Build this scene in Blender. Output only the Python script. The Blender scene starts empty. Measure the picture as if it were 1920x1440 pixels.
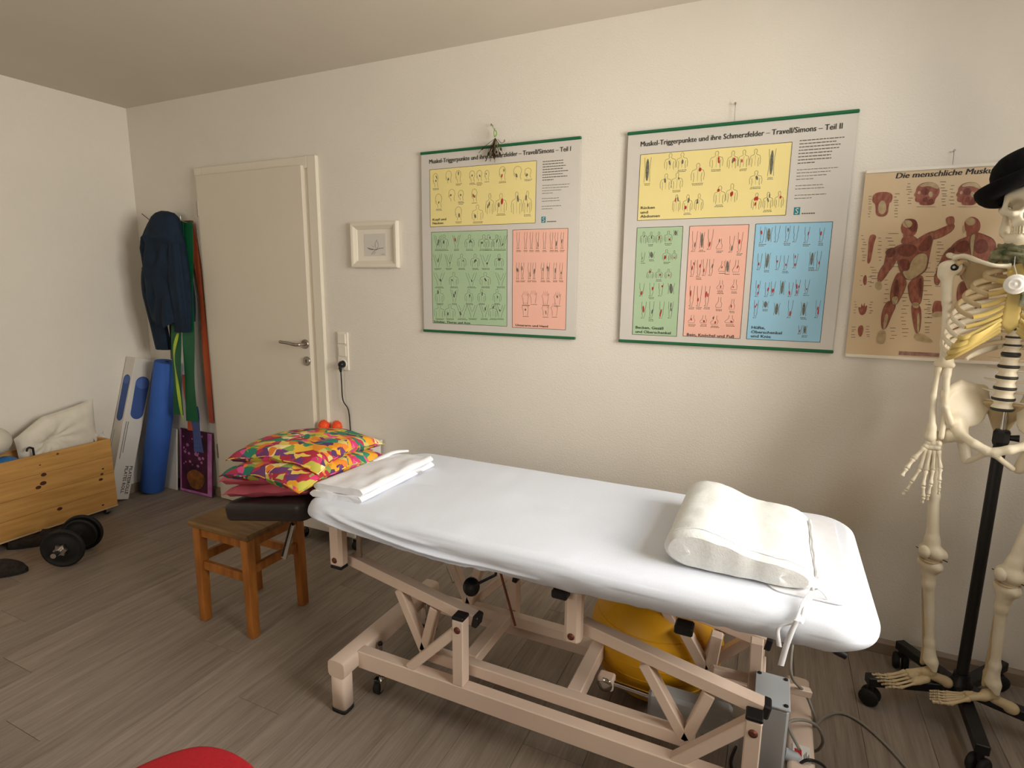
import bpy, math, random
import numpy as np
from mathutils import Vector, Matrix

random.seed(7)
SC = bpy.context.scene
COL = SC.collection
PI = math.pi

# ---------------------------------------------------------------- camera
CAM_H, FPX = 1.41, 1066.46
YAW, PITCH, ROLL = math.radians(24.868), math.radians(10.088), math.radians(0.595)
_cy, _sy, _cp, _sp = math.cos(YAW), math.sin(YAW), math.cos(PITCH), math.sin(PITCH)
C_F = Vector((-_sy * _cp, _cy * _cp, -_sp))
_r0 = Vector((_cy, _sy, 0)); _u0 = _r0.cross(C_F)
C_R = math.cos(ROLL) * _r0 + math.sin(ROLL) * _u0
C_U = -math.sin(ROLL) * _r0 + math.cos(ROLL) * _u0
cam_d = bpy.data.cameras.new('camera'); cam = bpy.data.objects.new('camera', cam_d); COL.objects.link(cam)
cam_d.sensor_width = 36; cam_d.lens = FPX / 1920 * 36; cam_d.clip_start = 0.02; cam_d.clip_end = 100
_m = Matrix((C_R, C_U, -C_F)).transposed().to_4x4(); _m.translation = (0, 0, CAM_H)
cam.matrix_world = _m
SC.camera = cam
# ---------------------------------------------------------------- light
WORLD_STRENGTH, SKY_POWER, GROUND_POWER, WIN2_POWER, EXPOSURE = 1.0, 50, 42, 16, 0.47
world = bpy.data.worlds.new('sky'); SC.world = world; world.use_nodes = True
_b = world.node_tree.nodes['Background']; _b.inputs[0].default_value = (0.80, 0.90, 1.0, 1); _b.inputs[1].default_value = WORLD_STRENGTH
WIN_Y0, WIN_Y1, WIN_Z0, WIN_Z1 = 0.45, 1.85, 0.98, 2.25      # window in the right wall
W2_X0, W2_X1 = -2.3, -1.1                                      # second window in the wall behind the camera
ROOM_X0, ROOM_X1, ROOM_Y0, ROOM_Y1, ROOM_H = -3.83, 1.15, -1.7, 2.44, 2.465
def area(name, loc, rot, sx, sy, power, col):
    l = bpy.data.lights.new(name, 'AREA'); l.shape = 'RECTANGLE'; l.size = sx; l.size_y = sy
    l.energy = power; l.color = col
    o = bpy.data.objects.new(name, l); COL.objects.link(o); o.location = loc; o.rotation_euler = rot
    return o
_wc = (ROOM_X1 + 0.20, (WIN_Y0 + WIN_Y1) / 2, (WIN_Z0 + WIN_Z1) / 2); _wz, _wy = WIN_Z1 - WIN_Z0, WIN_Y1 - WIN_Y0
area('daylight_sky', (_wc[0] + .12, _wc[1], _wc[2] + .1), (0, PI / 2 - math.radians(31), 0), _wz, _wy, SKY_POWER, (0.90, 0.955, 1.0))          # cool light falling in from the sky
area('daylight_ground', (_wc[0] + .12, _wc[1], _wc[2] - .1), (0, PI / 2 + math.radians(28), 0), _wz, _wy, GROUND_POWER, (1.0, 0.83, 0.60))      # warm light thrown up by the ground outside
area('daylight_rear', ((W2_X0 + W2_X1) / 2, ROOM_Y0 - 0.22, 1.55), (PI / 2, 0, 0), W2_X1 - W2_X0, 1.3, WIN2_POWER, (1.0, 0.88, 0.72))
vs = SC.view_settings
vs.view_transform = 'Standard'; vs.look = 'None'; vs.exposure = EXPOSURE; vs.gamma = 1; vs.use_curve_mapping = False

# ---------------------------------------------------------------- measuring helpers (rays of the camera met with real planes)
def ray(x, y):
    return C_F + C_R * ((x - 960) / FPX) - C_U * ((y - 720) / FPX)
def fz(x, y, z=0.0):
    d = ray(x, y); t = (z - CAM_H) / d.z
    return Vector((d.x * t, d.y * t, z))
def wy(x, y, Y):
    d = ray(x, y); t = Y / d.y
    return Vector((d.x * t, Y, CAM_H + d.z * t))
def wx(x, y, X):
    d = ray(x, y); t = X / d.x
    return Vector((X, d.y * t, CAM_H + d.z * t))

# ---------------------------------------------------------------- materials
def lin(h):
    h = h.lstrip('#'); c = [int(h[i:i + 2], 16) / 255 for i in (0, 2, 4)]
    return tuple((v / 12.92 if v <= 0.04045 else ((v + 0.055) / 1.055) ** 2.4) for v in c) + (1,)
def mat(name, col, rough=0.6, metal=0.0, var=(8, 0.06), bump=None, col2=None, spec=0.4, stretch=None, sub=0.0):
    m = bpy.data.materials.new(name); m.use_nodes = True; nt = m.node_tree; N = nt.nodes; L = nt.links
    b = N['Principled BSDF']; b.inputs['Roughness'].default_value = rough; b.inputs['Metallic'].default_value = metal
    b.inputs['Specular IOR Level'].default_value = spec
    if sub: b.inputs['Subsurface Weight'].default_value = sub; b.inputs['Subsurface Radius'].default_value = (.01, .006, .004)
    tc = N.new('ShaderNodeTexCoord'); mp = N.new('ShaderNodeMapping'); L.new(tc.outputs['Object'], mp.inputs[0])
    if stretch: mp.inputs['Scale'].default_value = stretch
    nz = N.new('ShaderNodeTexNoise'); nz.inputs['Scale'].default_value = var[0]; nz.inputs['Detail'].default_value = 4
    L.new(mp.outputs[0], nz.inputs['Vector'])
    cr = N.new('ShaderNodeValToRGB'); c = lin(col)
    if col2: a, d = c, lin(col2)
    else:
        a = tuple(v * (1 - var[1]) for v in c[:3]) + (1,); d = tuple(min(1, v * (1 + var[1])) for v in c[:3]) + (1,)
    cr.color_ramp.elements[0].position = 0.3; cr.color_ramp.elements[1].position = 0.7
    cr.color_ramp.elements[0].color = a; cr.color_ramp.elements[1].color = d
    L.new(nz.outputs['Fac'], cr.inputs[0]); L.new(cr.outputs[0], b.inputs['Base Color'])
    if bump:
        n2 = N.new('ShaderNodeTexNoise'); n2.inputs['Scale'].default_value = bump[0]; n2.inputs['Detail'].default_value = 3
        L.new(mp.outputs[0], n2.inputs['Vector'])
        bp = N.new('ShaderNodeBump'); bp.inputs['Strength'].default_value = bump[1]; bp.inputs['Distance'].default_value = bump[2]
        L.new(n2.outputs['Fac'], bp.inputs['Height']); L.new(bp.outputs[0], b.inputs['Normal'])
    return m
M = {}

# ---------------------------------------------------------------- mesh builder (all coordinates in metres, world space)
def orth(d, hint=Vector((0, 0, 1))):
    d = d.normalized()
    if abs(d.dot(hint)) > 0.98: hint = Vector((1, 0, 0)) if abs(d.x) < 0.9 else Vector((0, 1, 0))
    a = hint.cross(d).normalized(); return a, d.cross(a).normalized()
class MB:
    def __init__(s): s.v = []; s.f = []; s.sm = []
    def add(s, vs, fs, smooth=False):
        o = len(s.v); s.v += [Vector(p) for p in vs]; s.f += [tuple(i + o for i in f) for f in fs]; s.sm += [smooth] * len(fs); return s
    def box(s, a, b, mtx=None):
        x0, y0, z0 = a; x1, y1, z1 = b
        v = [Vector(p) for p in ((x0,y0,z0),(x1,y0,z0),(x1,y1,z0),(x0,y1,z0),(x0,y0,z1),(x1,y0,z1),(x1,y1,z1),(x0,y1,z1))]
        if mtx: v = [mtx @ p for p in v]
        return s.add(v, [(0,3,2,1),(4,5,6,7),(0,1,5,4),(1,2,6,5),(2,3,7,6),(3,0,4,7)])
    def cbox(s, a, b, c=0.003, mtx=None):
        """box with chamfered edges"""
        a = Vector(a); b = Vector(b); c = min(c, *[(b[i] - a[i]) * .45 for i in range(3)])
        vs = []; idx = {}
        for ix in (0, 1):
            for iy in (0, 1):
                for iz in (0, 1):
                    p = [(a, b)[i][k] for k, i in enumerate((ix, iy, iz))]; sg = [1 if i == 0 else -1 for i in (ix, iy, iz)]
                    for ax in range(3):
                        q = list(p)
                        for k in range(3):
                            if k != ax: q[k] += sg[k] * c
                        idx[(ix, iy, iz, ax)] = len(vs); vs.append(Vector(q))
        fs = []
        for ax in range(3):
            o = [k for k in range(3) if k != ax]
            for e in (0, 1):
                def key(u, w):
                    t = [0, 0, 0]; t[ax] = e; t[o[0]] = u; t[o[1]] = w; return idx[(*t, ax)]
                fs.append([key(0,0), key(1,0), key(1,1), key(0,1)])
        for ax in range(3):          # edges along axis ax
            o = [k for k in range(3) if k != ax]
            for u in (0, 1):
                for w in (0, 1):
                    t0 = [0,0,0]; t0[o[0]] = u; t0[o[1]] = w; t1 = list(t0); t1[ax] = 1
                    fs.append([idx[(*t0, o[0])], idx[(*t1, o[0])], idx[(*t1, o[1])], idx[(*t0, o[1])]])
        for ix in (0, 1):
            for iy in (0, 1):
                for iz in (0, 1): fs.append([idx[(ix,iy,iz,0)], idx[(ix,iy,iz,1)], idx[(ix,iy,iz,2)]])
        cen = (a + b) / 2; out = []
        for f in fs:
            n = (vs[f[1]] - vs[f[0]]).cross(vs[f[2]] - vs[f[0]]); m = sum((vs[i] for i in f), Vector()) / len(f) - cen
            out.append(tuple(f) if n.dot(m) > 0 else tuple(reversed(f)))
        if mtx: vs = [mtx @ p for p in vs]
        return s.add(vs, out)
    def bar(s, p, q, w, h, hint=Vector((0, 0, 1)), c=0.0025):
        """rectangular tube from p to q, w across (perpendicular to hint), h along hint"""
        p = Vector(p); q = Vector(q); d = q - p; L = d.length; a, b = orth(d, hint)
        m = Matrix((a, b, d.normalized())).transposed().to_4x4(); m.translation = p
        return s.cbox((-w / 2, -h / 2, 0), (w / 2, h / 2, L), c, m)
    def prism(s, poly, d, smooth=False):
        """closed planar polygon extruded by vector d"""
        poly = [Vector(p) for p in poly]; d = Vector(d); n = len(poly)
        nr = Vector()
        for i in range(n): nr += poly[i].cross(poly[(i + 1) % n])
        if nr.dot(d) > 0: poly = poly[::-1]
        vs = poly + [p + d for p in poly]
        fs = [tuple(range(n)), tuple(range(2 * n - 1, n - 1, -1))] + [(i, i + n, (i + 1) % n + n, (i + 1) % n) for i in range(n)]
        o = len(s.v); s.v += vs; s.f += [tuple(i + o for i in f) for f in fs]; s.sm += [False, False] + [smooth] * n
        return s
    def tube(s, pts, r, n=10, cap=True, flat=1.0, hint=None, smooth=True):
        """swept tube; r a number or list; flat squeezes the second axis"""
        pts = [Vector(p) for p in pts]; k = len(pts)
        if not hasattr(r, '__len__'): r = [r] * k
        rings = []; a = None
        for i in range(k):
            d = (pts[min(i + 1, k - 1)] - pts[max(i - 1, 0)])
            if d.length < 1e-9: d = Vector((0, 0, 1))
            d.normalize()
            if hint is not None: a, b = orth(d, Vector(hint))
            elif a is None: a, b = orth(d)
            else:
                a = (a - d * a.dot(d)).normalized(); b = d.cross(a)
            rings.append([pts[i] + (a * math.cos(2 * PI * j / n) + b * math.sin(2 * PI * j / n) * flat) * r[i] for j in range(n)])
        vs = [p for g in rings for p in g]
        fs = [(i * n + j, i * n + (j + 1) % n, (i + 1) * n + (j + 1) % n, (i + 1) * n + j) for i in range(k - 1) for j in range(n)]
        s.add(vs, fs, smooth)
        if cap: s.add(rings[0], [tuple(range(n - 1, -1, -1))]); s.add(rings[-1], [tuple(range(n))])
        return s
    def lathe(s, prof, c, ax=(0, 0, 1), n=20, smooth=True, cap=True):
        """profile [(radius, along axis)] turned about axis ax through c"""
        c = Vector(c); ax = Vector(ax).normalized(); a, b = orth(ax)
        vs = [c + ax * t + (a * math.cos(2 * PI * j / n) + b * math.sin(2 * PI * j / n)) * max(r, 1e-5) for r, t in prof for j in range(n)]
        k = len(prof)
        s.add(vs, [(i * n + j, i * n + (j + 1) % n, (i + 1) * n + (j + 1) % n, (i + 1) * n + j) for i in range(k - 1) for j in range(n)], smooth)
        if cap:
            s.add(vs[:n], [tuple(range(n - 1, -1, -1))]); s.add(vs[-n:], [tuple(range(n))])
        return s
    def ball(s, c, r, n=16, m=10, mtx=None):
        r = Vector((r, r, r)) if not hasattr(r, '__len__') else Vector(r); c = Vector(c)
        vs = []
        for i in range(m + 1):
            t = PI * i / m
            for j in range(n):
                p = 2 * PI * j / n; q = Vector((math.sin(t) * math.cos(p) * r.x, math.sin(t) * math.sin(p) * r.y, -math.cos(t) * r.z))
                vs.append(c + (mtx @ q if mtx else q))
        return s.add(vs, [(i * n + j, i * n + (j + 1) % n, (i + 1) * n + (j + 1) % n, (i + 1) * n + j) for i in range(m) for j in range(n)], True)
    def grid(s, P, smooth=True, closed_u=False):
        """P[i][j] points"""
        k = len(P); n = len(P[0]); vs = [p for r in P for p in r]
        fs = [(i * n + j, i * n + (j + 1) % n, (i + 1) * n + (j + 1) % n, (i + 1) * n + j) for i in range(k - 1) for j in range(n if closed_u else n - 1)]
        return s.add(vs, fs, smooth)
    def line(s, pts, w, nrm=Vector((0, -1, 0))):
        """flat ribbon polyline (print)"""
        pts = [Vector(p) for p in pts]; vs = []
        for i, p in enumerate(pts):
            d = pts[min(i + 1, len(pts) - 1)] - pts[max(i - 1, 0)]
            t = d.cross(nrm); t = t.normalized() * (w / 2) if t.length > 1e-9 else Vector((w / 2, 0, 0))
            vs += [p + t, p - t]
        return s.add(vs, [(2 * i, 2 * i + 1, 2 * i + 3, 2 * i + 2) for i in range(len(pts) - 1)])
    def poly(s, pts): return s.add(pts, [tuple(range(len(pts)))])
    def build(s, name, m, parent=None, label=None, kind=None):
        cen = sum(s.v, Vector()) / max(1, len(s.v))
        if parent is None: zmin = min(p.z for p in s.v); cen.z = zmin
        me = bpy.data.meshes.new(name); me.from_pydata([p - cen for p in s.v], [], s.f); me.update()
        me.polygons.foreach_set('use_smooth', s.sm)
        if m: me.materials.append(M[m] if isinstance(m, str) else m)
        o = bpy.data.objects.new(name, me); COL.objects.link(o)
        if parent is not None:
            o.parent = parent; o.location = cen - wloc(parent)
        else: o.location = cen
        if label: o['label'] = label
        if kind: o['kind'] = kind
        return o
def wloc(o):
    l = Vector(o.location)
    while o.parent: o = o.parent; l += Vector(o.location)
    return l
def tag(o, label, cat, group=None):
    o['label'] = label; o['category'] = cat
    if group: o['group'] = group
    return o
def thing(name, label, cat, loc, group=None):
    o = bpy.data.objects.new(name, None); COL.objects.link(o); o.empty_display_size = 0.05; o.location = loc
    return tag(o, label, cat, group)
def struct(name, mb, m):
    o = mb.build(name, m); o['kind'] = 'structure'; return o
def bevel(o, w, seg=3):
    md = o.modifiers.new('bevel', 'BEVEL'); md.width = w; md.segments = seg; md.limit_method = 'ANGLE'; md.angle_limit = math.radians(40)
    for p in o.data.polygons: p.use_smooth = True
    return o
def subsurf(o, n=1):
    md = o.modifiers.new('sub', 'SUBSURF'); md.levels = n; md.render_levels = n
    for p in o.data.polygons: p.use_smooth = True
    return o
# value noise for folds
_rng = np.random.RandomState(3); _NT = _rng.rand(64, 64, 64)
def vnoise(x, y, z=0.0):
    xi, yi, zi = math.floor(x), math.floor(y), math.floor(z); fx, fy, fz_ = x - xi, y - yi, z - zi
    fx, fy, fz_ = (t * t * (3 - 2 * t) for t in (fx, fy, fz_)); r = 0
    for a in (0, 1):
        for b in (0, 1):
            for c in (0, 1):
                r += _NT[(xi + a) % 64, (yi + b) % 64, (zi + c) % 64] * (fx if a else 1 - fx) * (fy if b else 1 - fy) * (fz_ if c else 1 - fz_)
    return r * 2 - 1
def fbm(x, y, z=0.0, o=3):
    s, a = 0, 1
    for i in range(o): s += a * vnoise(x, y, z); x *= 2.03; y *= 2.03; z *= 2.03; a *= .5
    return s
# implicit surfaces (surface nets) for bones
def surface_nets(fn, lo, hi, h):
    lo = np.array(lo, float); n = np.ceil((np.array(hi) - lo) / h).astype(int) + 1
    g = np.stack(np.meshgrid(*[lo[i] + h * np.arange(n[i]) for i in range(3)], indexing='ij'), -1)
    V = fn(g[..., 0], g[..., 1], g[..., 2]); S = V < 0
    c = np.zeros(n - 1, int); acc = np.zeros(tuple(n - 1) + (3,)); cnt = np.zeros(n - 1)
    offs = [(a, b, d) for a in (0, 1) for b in (0, 1) for d in (0, 1)]
    sl = lambda o: tuple(slice(o[i], n[i] - 1 + o[i]) for i in range(3))
    for i in range(8):
        for j in range(i + 1, 8):
            if sum(abs(offs[i][k] - offs[j][k]) for k in range(3)) != 1: continue
            a, b = V[sl(offs[i])], V[sl(offs[j])]; cr = (a < 0) != (b < 0)
            t = np.where(cr, a / np.where(cr, a - b, 1), 0)
            for k in range(3): acc[..., k] += np.where(cr, offs[i][k] + t * (offs[j][k] - offs[i][k]), 0)
            cnt += cr
    act = cnt > 0; idx = -np.ones(tuple(n - 1), int); idx[act] = np.arange(act.sum())
    cells = np.argwhere(act); verts = lo + h * (cells + acc[act] / cnt[act][:, None])
    faces = []
    for ax in range(3):
        u, w = (ax + 1) % 3, (ax + 2) % 3
        e = [slice(None)] * 3; e2 = [slice(None)] * 3; e[ax] = slice(0, n[ax] - 1); e2[ax] = slice(1, n[ax])
        A, B = S[tuple(e)], S[tuple(e2)]
        pts = np.argwhere(A != B)
        pts = pts[(pts[:, u] > 0) & (pts[:, w] > 0) & (pts[:, u] < n[u] - 1) & (pts[:, w] < n[w] - 1)]
        q = []
        for du, dw in ((1, 1), (0, 1), (0, 0), (1, 0)):
            p = pts.copy(); p[:, u] -= du; p[:, w] -= dw; q.append(idx[tuple(p.T)])
        q = np.stack(q, 1); ins = A[tuple(pts.T)]
        faces += [tuple(r) if i else tuple(r[::-1]) for r, i in zip(q.tolist(), ins)]
    return verts, faces
def sd_ell(x, y, z, c, r):
    k = np.sqrt(((x - c[0]) / r[0]) ** 2 + ((y - c[1]) / r[1]) ** 2 + ((z - c[2]) / r[2]) ** 2)
    return (k - 1) * min(r)
def sd_cap(x, y, z, a, b, r0, r1=None):
    r1 = r0 if r1 is None else r1
    d = np.array(b, float) - np.array(a, float); px, py, pz = x - a[0], y - a[1], z - a[2]
    t = np.clip((px * d[0] + py * d[1] + pz * d[2]) / max(1e-12, d @ d), 0, 1)
    return np.sqrt((px - d[0] * t) ** 2 + (py - d[1] * t) ** 2 + (pz - d[2] * t) ** 2) - (r0 + (r1 - r0) * t)
def smin(a, b, k):
    h = np.clip(.5 + .5 * (b - a) / k, 0, 1); return b + (a - b) * h - k * h * (1 - h)
def smax(a, b, k): return -smin(-a, -b, k)
# ---------------------------------------------------------------- materials
M['wall'] = mat('wall_paint', '#e0d9cd', 0.85, var=(3, 0.02), bump=(160, 0.35, 0.004), spec=0.2)
M['ceil'] = mat('ceiling_paint', '#d5cdc0', 0.9, var=(3, 0.02), bump=(120, 0.15, 0.002), spec=0.2)
M['skirt'] = mat('skirting_wood', '#8d7a68', 0.5, var=(14, 0.12), stretch=(1, 1, 14))
M['doorw'] = mat('door_lacquer', '#d9cfbd', 0.35, var=(2, 0.015))
M['casing'] = mat('casing_lacquer', '#ded6c4', 0.35, var=(2, 0.015))
M['steel'] = mat('brushed_steel', '#a89f94', 0.32, 0.95, var=(60, 0.1))
M['chrome'] = mat('chrome', '#d8d6d4', 0.12, 1.0, var=(20, 0.03))
M['dark'] = mat('gap_dark', '#1a1512', 0.8)
M['black'] = mat('black_plastic', '#131214', 0.45, var=(20, 0.15))
M['rubber'] = mat('black_rubber', '#171614', 0.7, var=(30, 0.2))
M['white_pl'] = mat('white_plastic', '#e4dccd', 0.4, var=(4, 0.02))
def floor_mat():
    m = bpy.data.materials.new('grey_oak_plank'); m.use_nodes = True; nt = m.node_tree; N = nt.nodes; L = nt.links
    b = N['Principled BSDF']; b.inputs['Roughness'].default_value = 0.5; b.inputs['Specular IOR Level'].default_value = 0.35
    tc = N.new('ShaderNodeTexCoord'); oi = N.new('ShaderNodeObjectInfo')
    mul = N.new('ShaderNodeVectorMath'); mul.operation = 'SCALE'; mul.inputs[0].default_value = (13.7, 31.1, 7.3); L.new(oi.outputs['Random'], mul.inputs['Scale'])
    ad = N.new('ShaderNodeVectorMath'); ad.operation = 'ADD'; L.new(tc.outputs['Object'], ad.inputs[0]); L.new(mul.outputs[0], ad.inputs[1])
    mp = N.new('ShaderNodeMapping'); mp.inputs['Scale'].default_value = (16, 1.1, 1); L.new(ad.outputs[0], mp.inputs[0])
    n1 = N.new('ShaderNodeTexNoise'); n1.inputs['Scale'].default_value = 2.2; n1.inputs['Detail'].default_value = 8; n1.inputs['Roughness'].default_value = 0.62; n1.inputs['Distortion'].default_value = 0.5
    L.new(mp.outputs[0], n1.inputs['Vector'])
    mp2 = N.new('ShaderNodeMapping'); mp2.inputs['Scale'].default_value = (90, 3.5, 1); L.new(ad.outputs[0], mp2.inputs[0])
    n2 = N.new('ShaderNodeTexNoise'); n2.inputs['Scale'].default_value = 2; n2.inputs['Detail'].default_value = 5; L.new(mp2.outputs[0], n2.inputs['Vector'])
    mx = N.new('ShaderNodeMath'); mx.operation = 'MULTIPLY_ADD'; mx.inputs[1].default_value = 0.35; L.new(n2.outputs['Fac'], mx.inputs[0])
    m2 = N.new('ShaderNodeMath'); m2.operation = 'MULTIPLY'; m2.inputs[1].default_value = 0.65; L.new(n1.outputs['Fac'], m2.inputs[0]); L.new(m2.outputs[0], mx.inputs[2])
    cr = N.new('ShaderNodeValToRGB'); e = cr.color_ramp.elements
    e[0].position = 0.32; e[0].color = lin('#75675a'); e[1].position = 0.68; e[1].color = lin('#9c8e80')
    L.new(mx.outputs[0], cr.inputs[0])
    hs = N.new('ShaderNodeHueSaturation'); mr = N.new('ShaderNodeMapRange'); mr.inputs['To Min'].default_value = 0.9; mr.inputs['To Max'].default_value = 1.1
    L.new(oi.outputs['Random'], mr.inputs['Value']); L.new(mr.outputs[0], hs.inputs['Value']); L.new(cr.outputs[0], hs.inputs['Color'])
    L.new(hs.outputs[0], b.inputs['Base Color'])
    bp = N.new('ShaderNodeBump'); bp.inputs['Strength'].default_value = 0.12; bp.inputs['Distance'].default_value = 0.001
    L.new(n2.outputs['Fac'], bp.inputs['Height']); L.new(bp.outputs[0], b.inputs['Normal'])
    return m
M['floor'] = floor_mat()
def glass_mat():
    m = bpy.data.materials.new('window_glass'); m.use_nodes = True; nt = m.node_tree; N = nt.nodes; L = nt.links
    N.remove(N['Principled BSDF']); out = N['Material Output']
    t = N.new('ShaderNodeBsdfTransparent'); g = N.new('ShaderNodeBsdfGlossy'); g.inputs['Roughness'].default_value = 0.02
    fr = N.new('ShaderNodeFresnel'); fr.inputs[0].default_value = 1.45; mx = N.new('ShaderNodeMixShader')
    L.new(fr.outputs[0], mx.inputs[0]); L.new(t.outputs[0], mx.inputs[1]); L.new(g.outputs[0], mx.inputs[2]); L.new(mx.outputs[0], out.inputs[0])
    return m
M['glass'] = glass_mat()

# ---------------------------------------------------------------- the room
X0, X1, Y0, Y1, HT = ROOM_X0, ROOM_X1, ROOM_Y0, ROOM_Y1, ROOM_H
WT = 0.24
fl = struct('floor', MB().box((X0 - WT, Y0 - WT, -0.10), (X1 + WT, Y1 + WT, -0.010)), 'dark')
PW, PL, GAP = 0.193, 1.285, 0.0005
plank_lib = {}
i = 0; x = X0 - 0.06
while x < X1:
    xa, xb = max(x, X0), min(x + PW, X1)
    y = Y0 - PL + ((i * 0.437) % 1.0) * PL
    while y < Y1:
        ya, yb = max(y, Y0), min(y + PL, Y1)
        if yb - ya > 0.01:
            key = (round(xb - xa, 4), round(yb - ya, 4))
            if key in plank_lib:
                src = plank_lib[key]; o = src.copy(); COL.objects.link(o); o.location = Vector(((xa + xb) / 2, (ya + yb) / 2, -0.005)) - wloc(fl)
            else:
                plank_lib[key] = MB().cbox((xa + GAP, ya + GAP, -0.010), (xb - GAP, yb - GAP, 0.0), 0.0007).build('plank', 'floor', fl)
                plank_lib[key].location = Vector(((xa + xb) / 2, (ya + yb) / 2, -0.005)) - wloc(fl)
        y += PL
    x += PW; i += 1
struct('ceiling', MB().box((X0 - WT, Y0 - WT, HT), (X1 + WT, Y1 + WT, HT + 0.12)), 'ceil')
struct('wall_back', MB().box((X0 - WT, Y1, -0.1), (X1 + WT, Y1 + WT, HT)), 'wall')
struct('wall_left', MB().box((X0 - WT, Y0 - WT, -0.1), (X0, Y1, HT)), 'wall')
wr = MB()
wr.box((X1, Y0 - WT, -0.1), (X1 + WT, WIN_Y0, HT)).box((X1, WIN_Y1, -0.1), (X1 + WT, Y1, HT))
wr.box((X1, WIN_Y0, -0.1), (X1 + WT, WIN_Y1, WIN_Z0)).box((X1, WIN_Y0, WIN_Z1), (X1 + WT, WIN_Y1, HT))
struct('wall_right', wr, 'wall')
wn = MB()
wn.box((X0, Y0 - WT, -0.1), (W2_X0, Y0, HT)).box((W2_X1, Y0 - WT, -0.1), (X1, Y0, HT))
wn.box((W2_X0, Y0 - WT, -0.1), (W2_X1, Y0, 0.9)).box((W2_X0, Y0 - WT, 2.2), (W2_X1, Y0, HT))
struct('wall_near', wn, 'wall')
def window(name, P, U, W_, Hh, nrm):
    """P lower corner, U along the wall, nrm to the outside"""
    P = Vector(P); U = Vector(U); nrm = Vector(nrm); Z = Vector((0, 0, 1)); c = P + U * W_ / 2 + Z * Hh / 2
    f = MB()
    for a, b in (((0, 0), (W_, 0)), ((0, Hh), (W_, Hh)), ((0, .04), (0, Hh - .04)), ((W_, .04), (W_, Hh - .04)), ((W_ / 2, .04), (W_ / 2, Hh - .04))):
        f.bar(P + U * a[0] + Z * a[1] + nrm * 0.09, P + U * b[0] + Z * b[1] + nrm * 0.09, 0.08, 0.06, nrm)
    o = struct(name, f, 'white_pl')
    for k in (0, 1):
        q = P + U * (W_ / 2 * k + 0.03) + nrm * 0.09 + Z * 0.03
        MB().add([q, q + U * (W_ / 2 - 0.06), q + U * (W_ / 2 - 0.06) + Z * (Hh - 0.06), q + Z * (Hh - 0.06)], [(0, 1, 2, 3)]).build('pane', 'glass', o)
    return o
window('window_1', (X1, WIN_Y0, WIN_Z0), (0, 1, 0), WIN_Y1 - WIN_Y0, WIN_Z1 - WIN_Z0, (1, 0, 0))
window('window_2', (W2_X0, Y0, 0.9), (1, 0, 0), W2_X1 - W2_X0, 1.3, (0, -1, 0))
# skirting boards
def skirt(name, a, b, inward):
    a = Vector(a); b = Vector(b); n = Vector(inward); Z = Vector((0, 0, 1))
    prof = [(0, 0), (0.015, 0), (0.015, 0.045), (0.006, 0.058), (0, 0.058)]
    m = MB().prism([a + n * u + Z * (w + .0005) for u, w in prof], b - a)
    return struct(name, m, 'skirt')
skirt('baseboard_back_right', (-2.27, Y1, 0), (X1, Y1, 0), (0, -1, 0))
skirt('baseboard_back_left', (X0, Y1, 0), (-3.225, Y1, 0), (0, -1, 0))
skirt('baseboard_left', (X0, Y0, 0), (X0, Y1 - 0.016, 0), (1, 0, 0))
skirt('baseboard_right', (X1, Y0, 0), (X1, Y1 - 0.016, 0), (-1, 0, 0))

# ---------------------------------------------------------------- door
CX0, CX1, CT = -3.222, -2.275, 2.062
dr = MB()                                                  # casing
cw, cd = 0.062, 0.022
dr.cbox((CX0, Y1 - cd, 0), (CX0 + cw, Y1 + .001, CT), 0.003).cbox((CX1 - cw, Y1 - cd, 0), (CX1, Y1 + .001, CT), 0.003).cbox((CX0 + cw, Y1 - cd, CT - cw), (CX1 - cw, Y1 + .001, CT), 0.003)
door = struct('door_1', dr, 'casing')
leaf = MB().cbox((CX0 + 0.032, Y1 - cd - 0.016, 0.008), (CX1 - 0.088, Y1 - 0.004, CT - 0.047), 0.002).build('door_leaf', 'doorw', door)
MB().box((CX1 - 0.088, Y1 - 0.012, 0.008), (CX1 - 0.0625, Y1 - 0.002, CT - 0.062)).build('seal', 'casing', door)
LY = Y1 - cd - 0.016
hp = wy(573, 645, LY); kp = wy(576, 677, LY)
MB().lathe([(0.026, 0), (0.026, 0.008), (0.023, 0.010)], hp, (0, -1, 0), 24).build('handle_rose', 'steel', leaf)
hl = MB(); hl.tube([hp + Vector((0, -0.008, 0)), hp + Vector((0, -0.045, 0)), hp + Vector((-0.006, -0.055, 0)), hp + Vector((-0.02, -0.058, -0.001)), hp + Vector((-0.07, -0.056, 0.006)), hp + Vector((-0.135, -0.055, 0.010))], [0.009] * 6, 12)
hl.ball(hp + Vector((-0.135, -0.055, 0.010)), 0.009, 10, 6)
hl.build('handle', 'steel', leaf)
MB().lathe([(0.026, 0), (0.026, 0.007), (0.024, 0.009)], kp, (0, -1, 0), 24).build('key_rose', 'steel', leaf)
MB().cbox(kp + Vector((-0.003, -0.0105, -0.009)), kp + Vector((0.003, -0.006, 0.009)), 0.001).build('keyhole', 'dark', leaf)
for zz in (0.28, 1.78):
    MB().lathe([(0.008, 0), (0.008, 0.09)], (CX0 + 0.028, Y1 - cd - 0.012, zz), (0, 0, 1), 10).build('hinge', 'steel', door)
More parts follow.
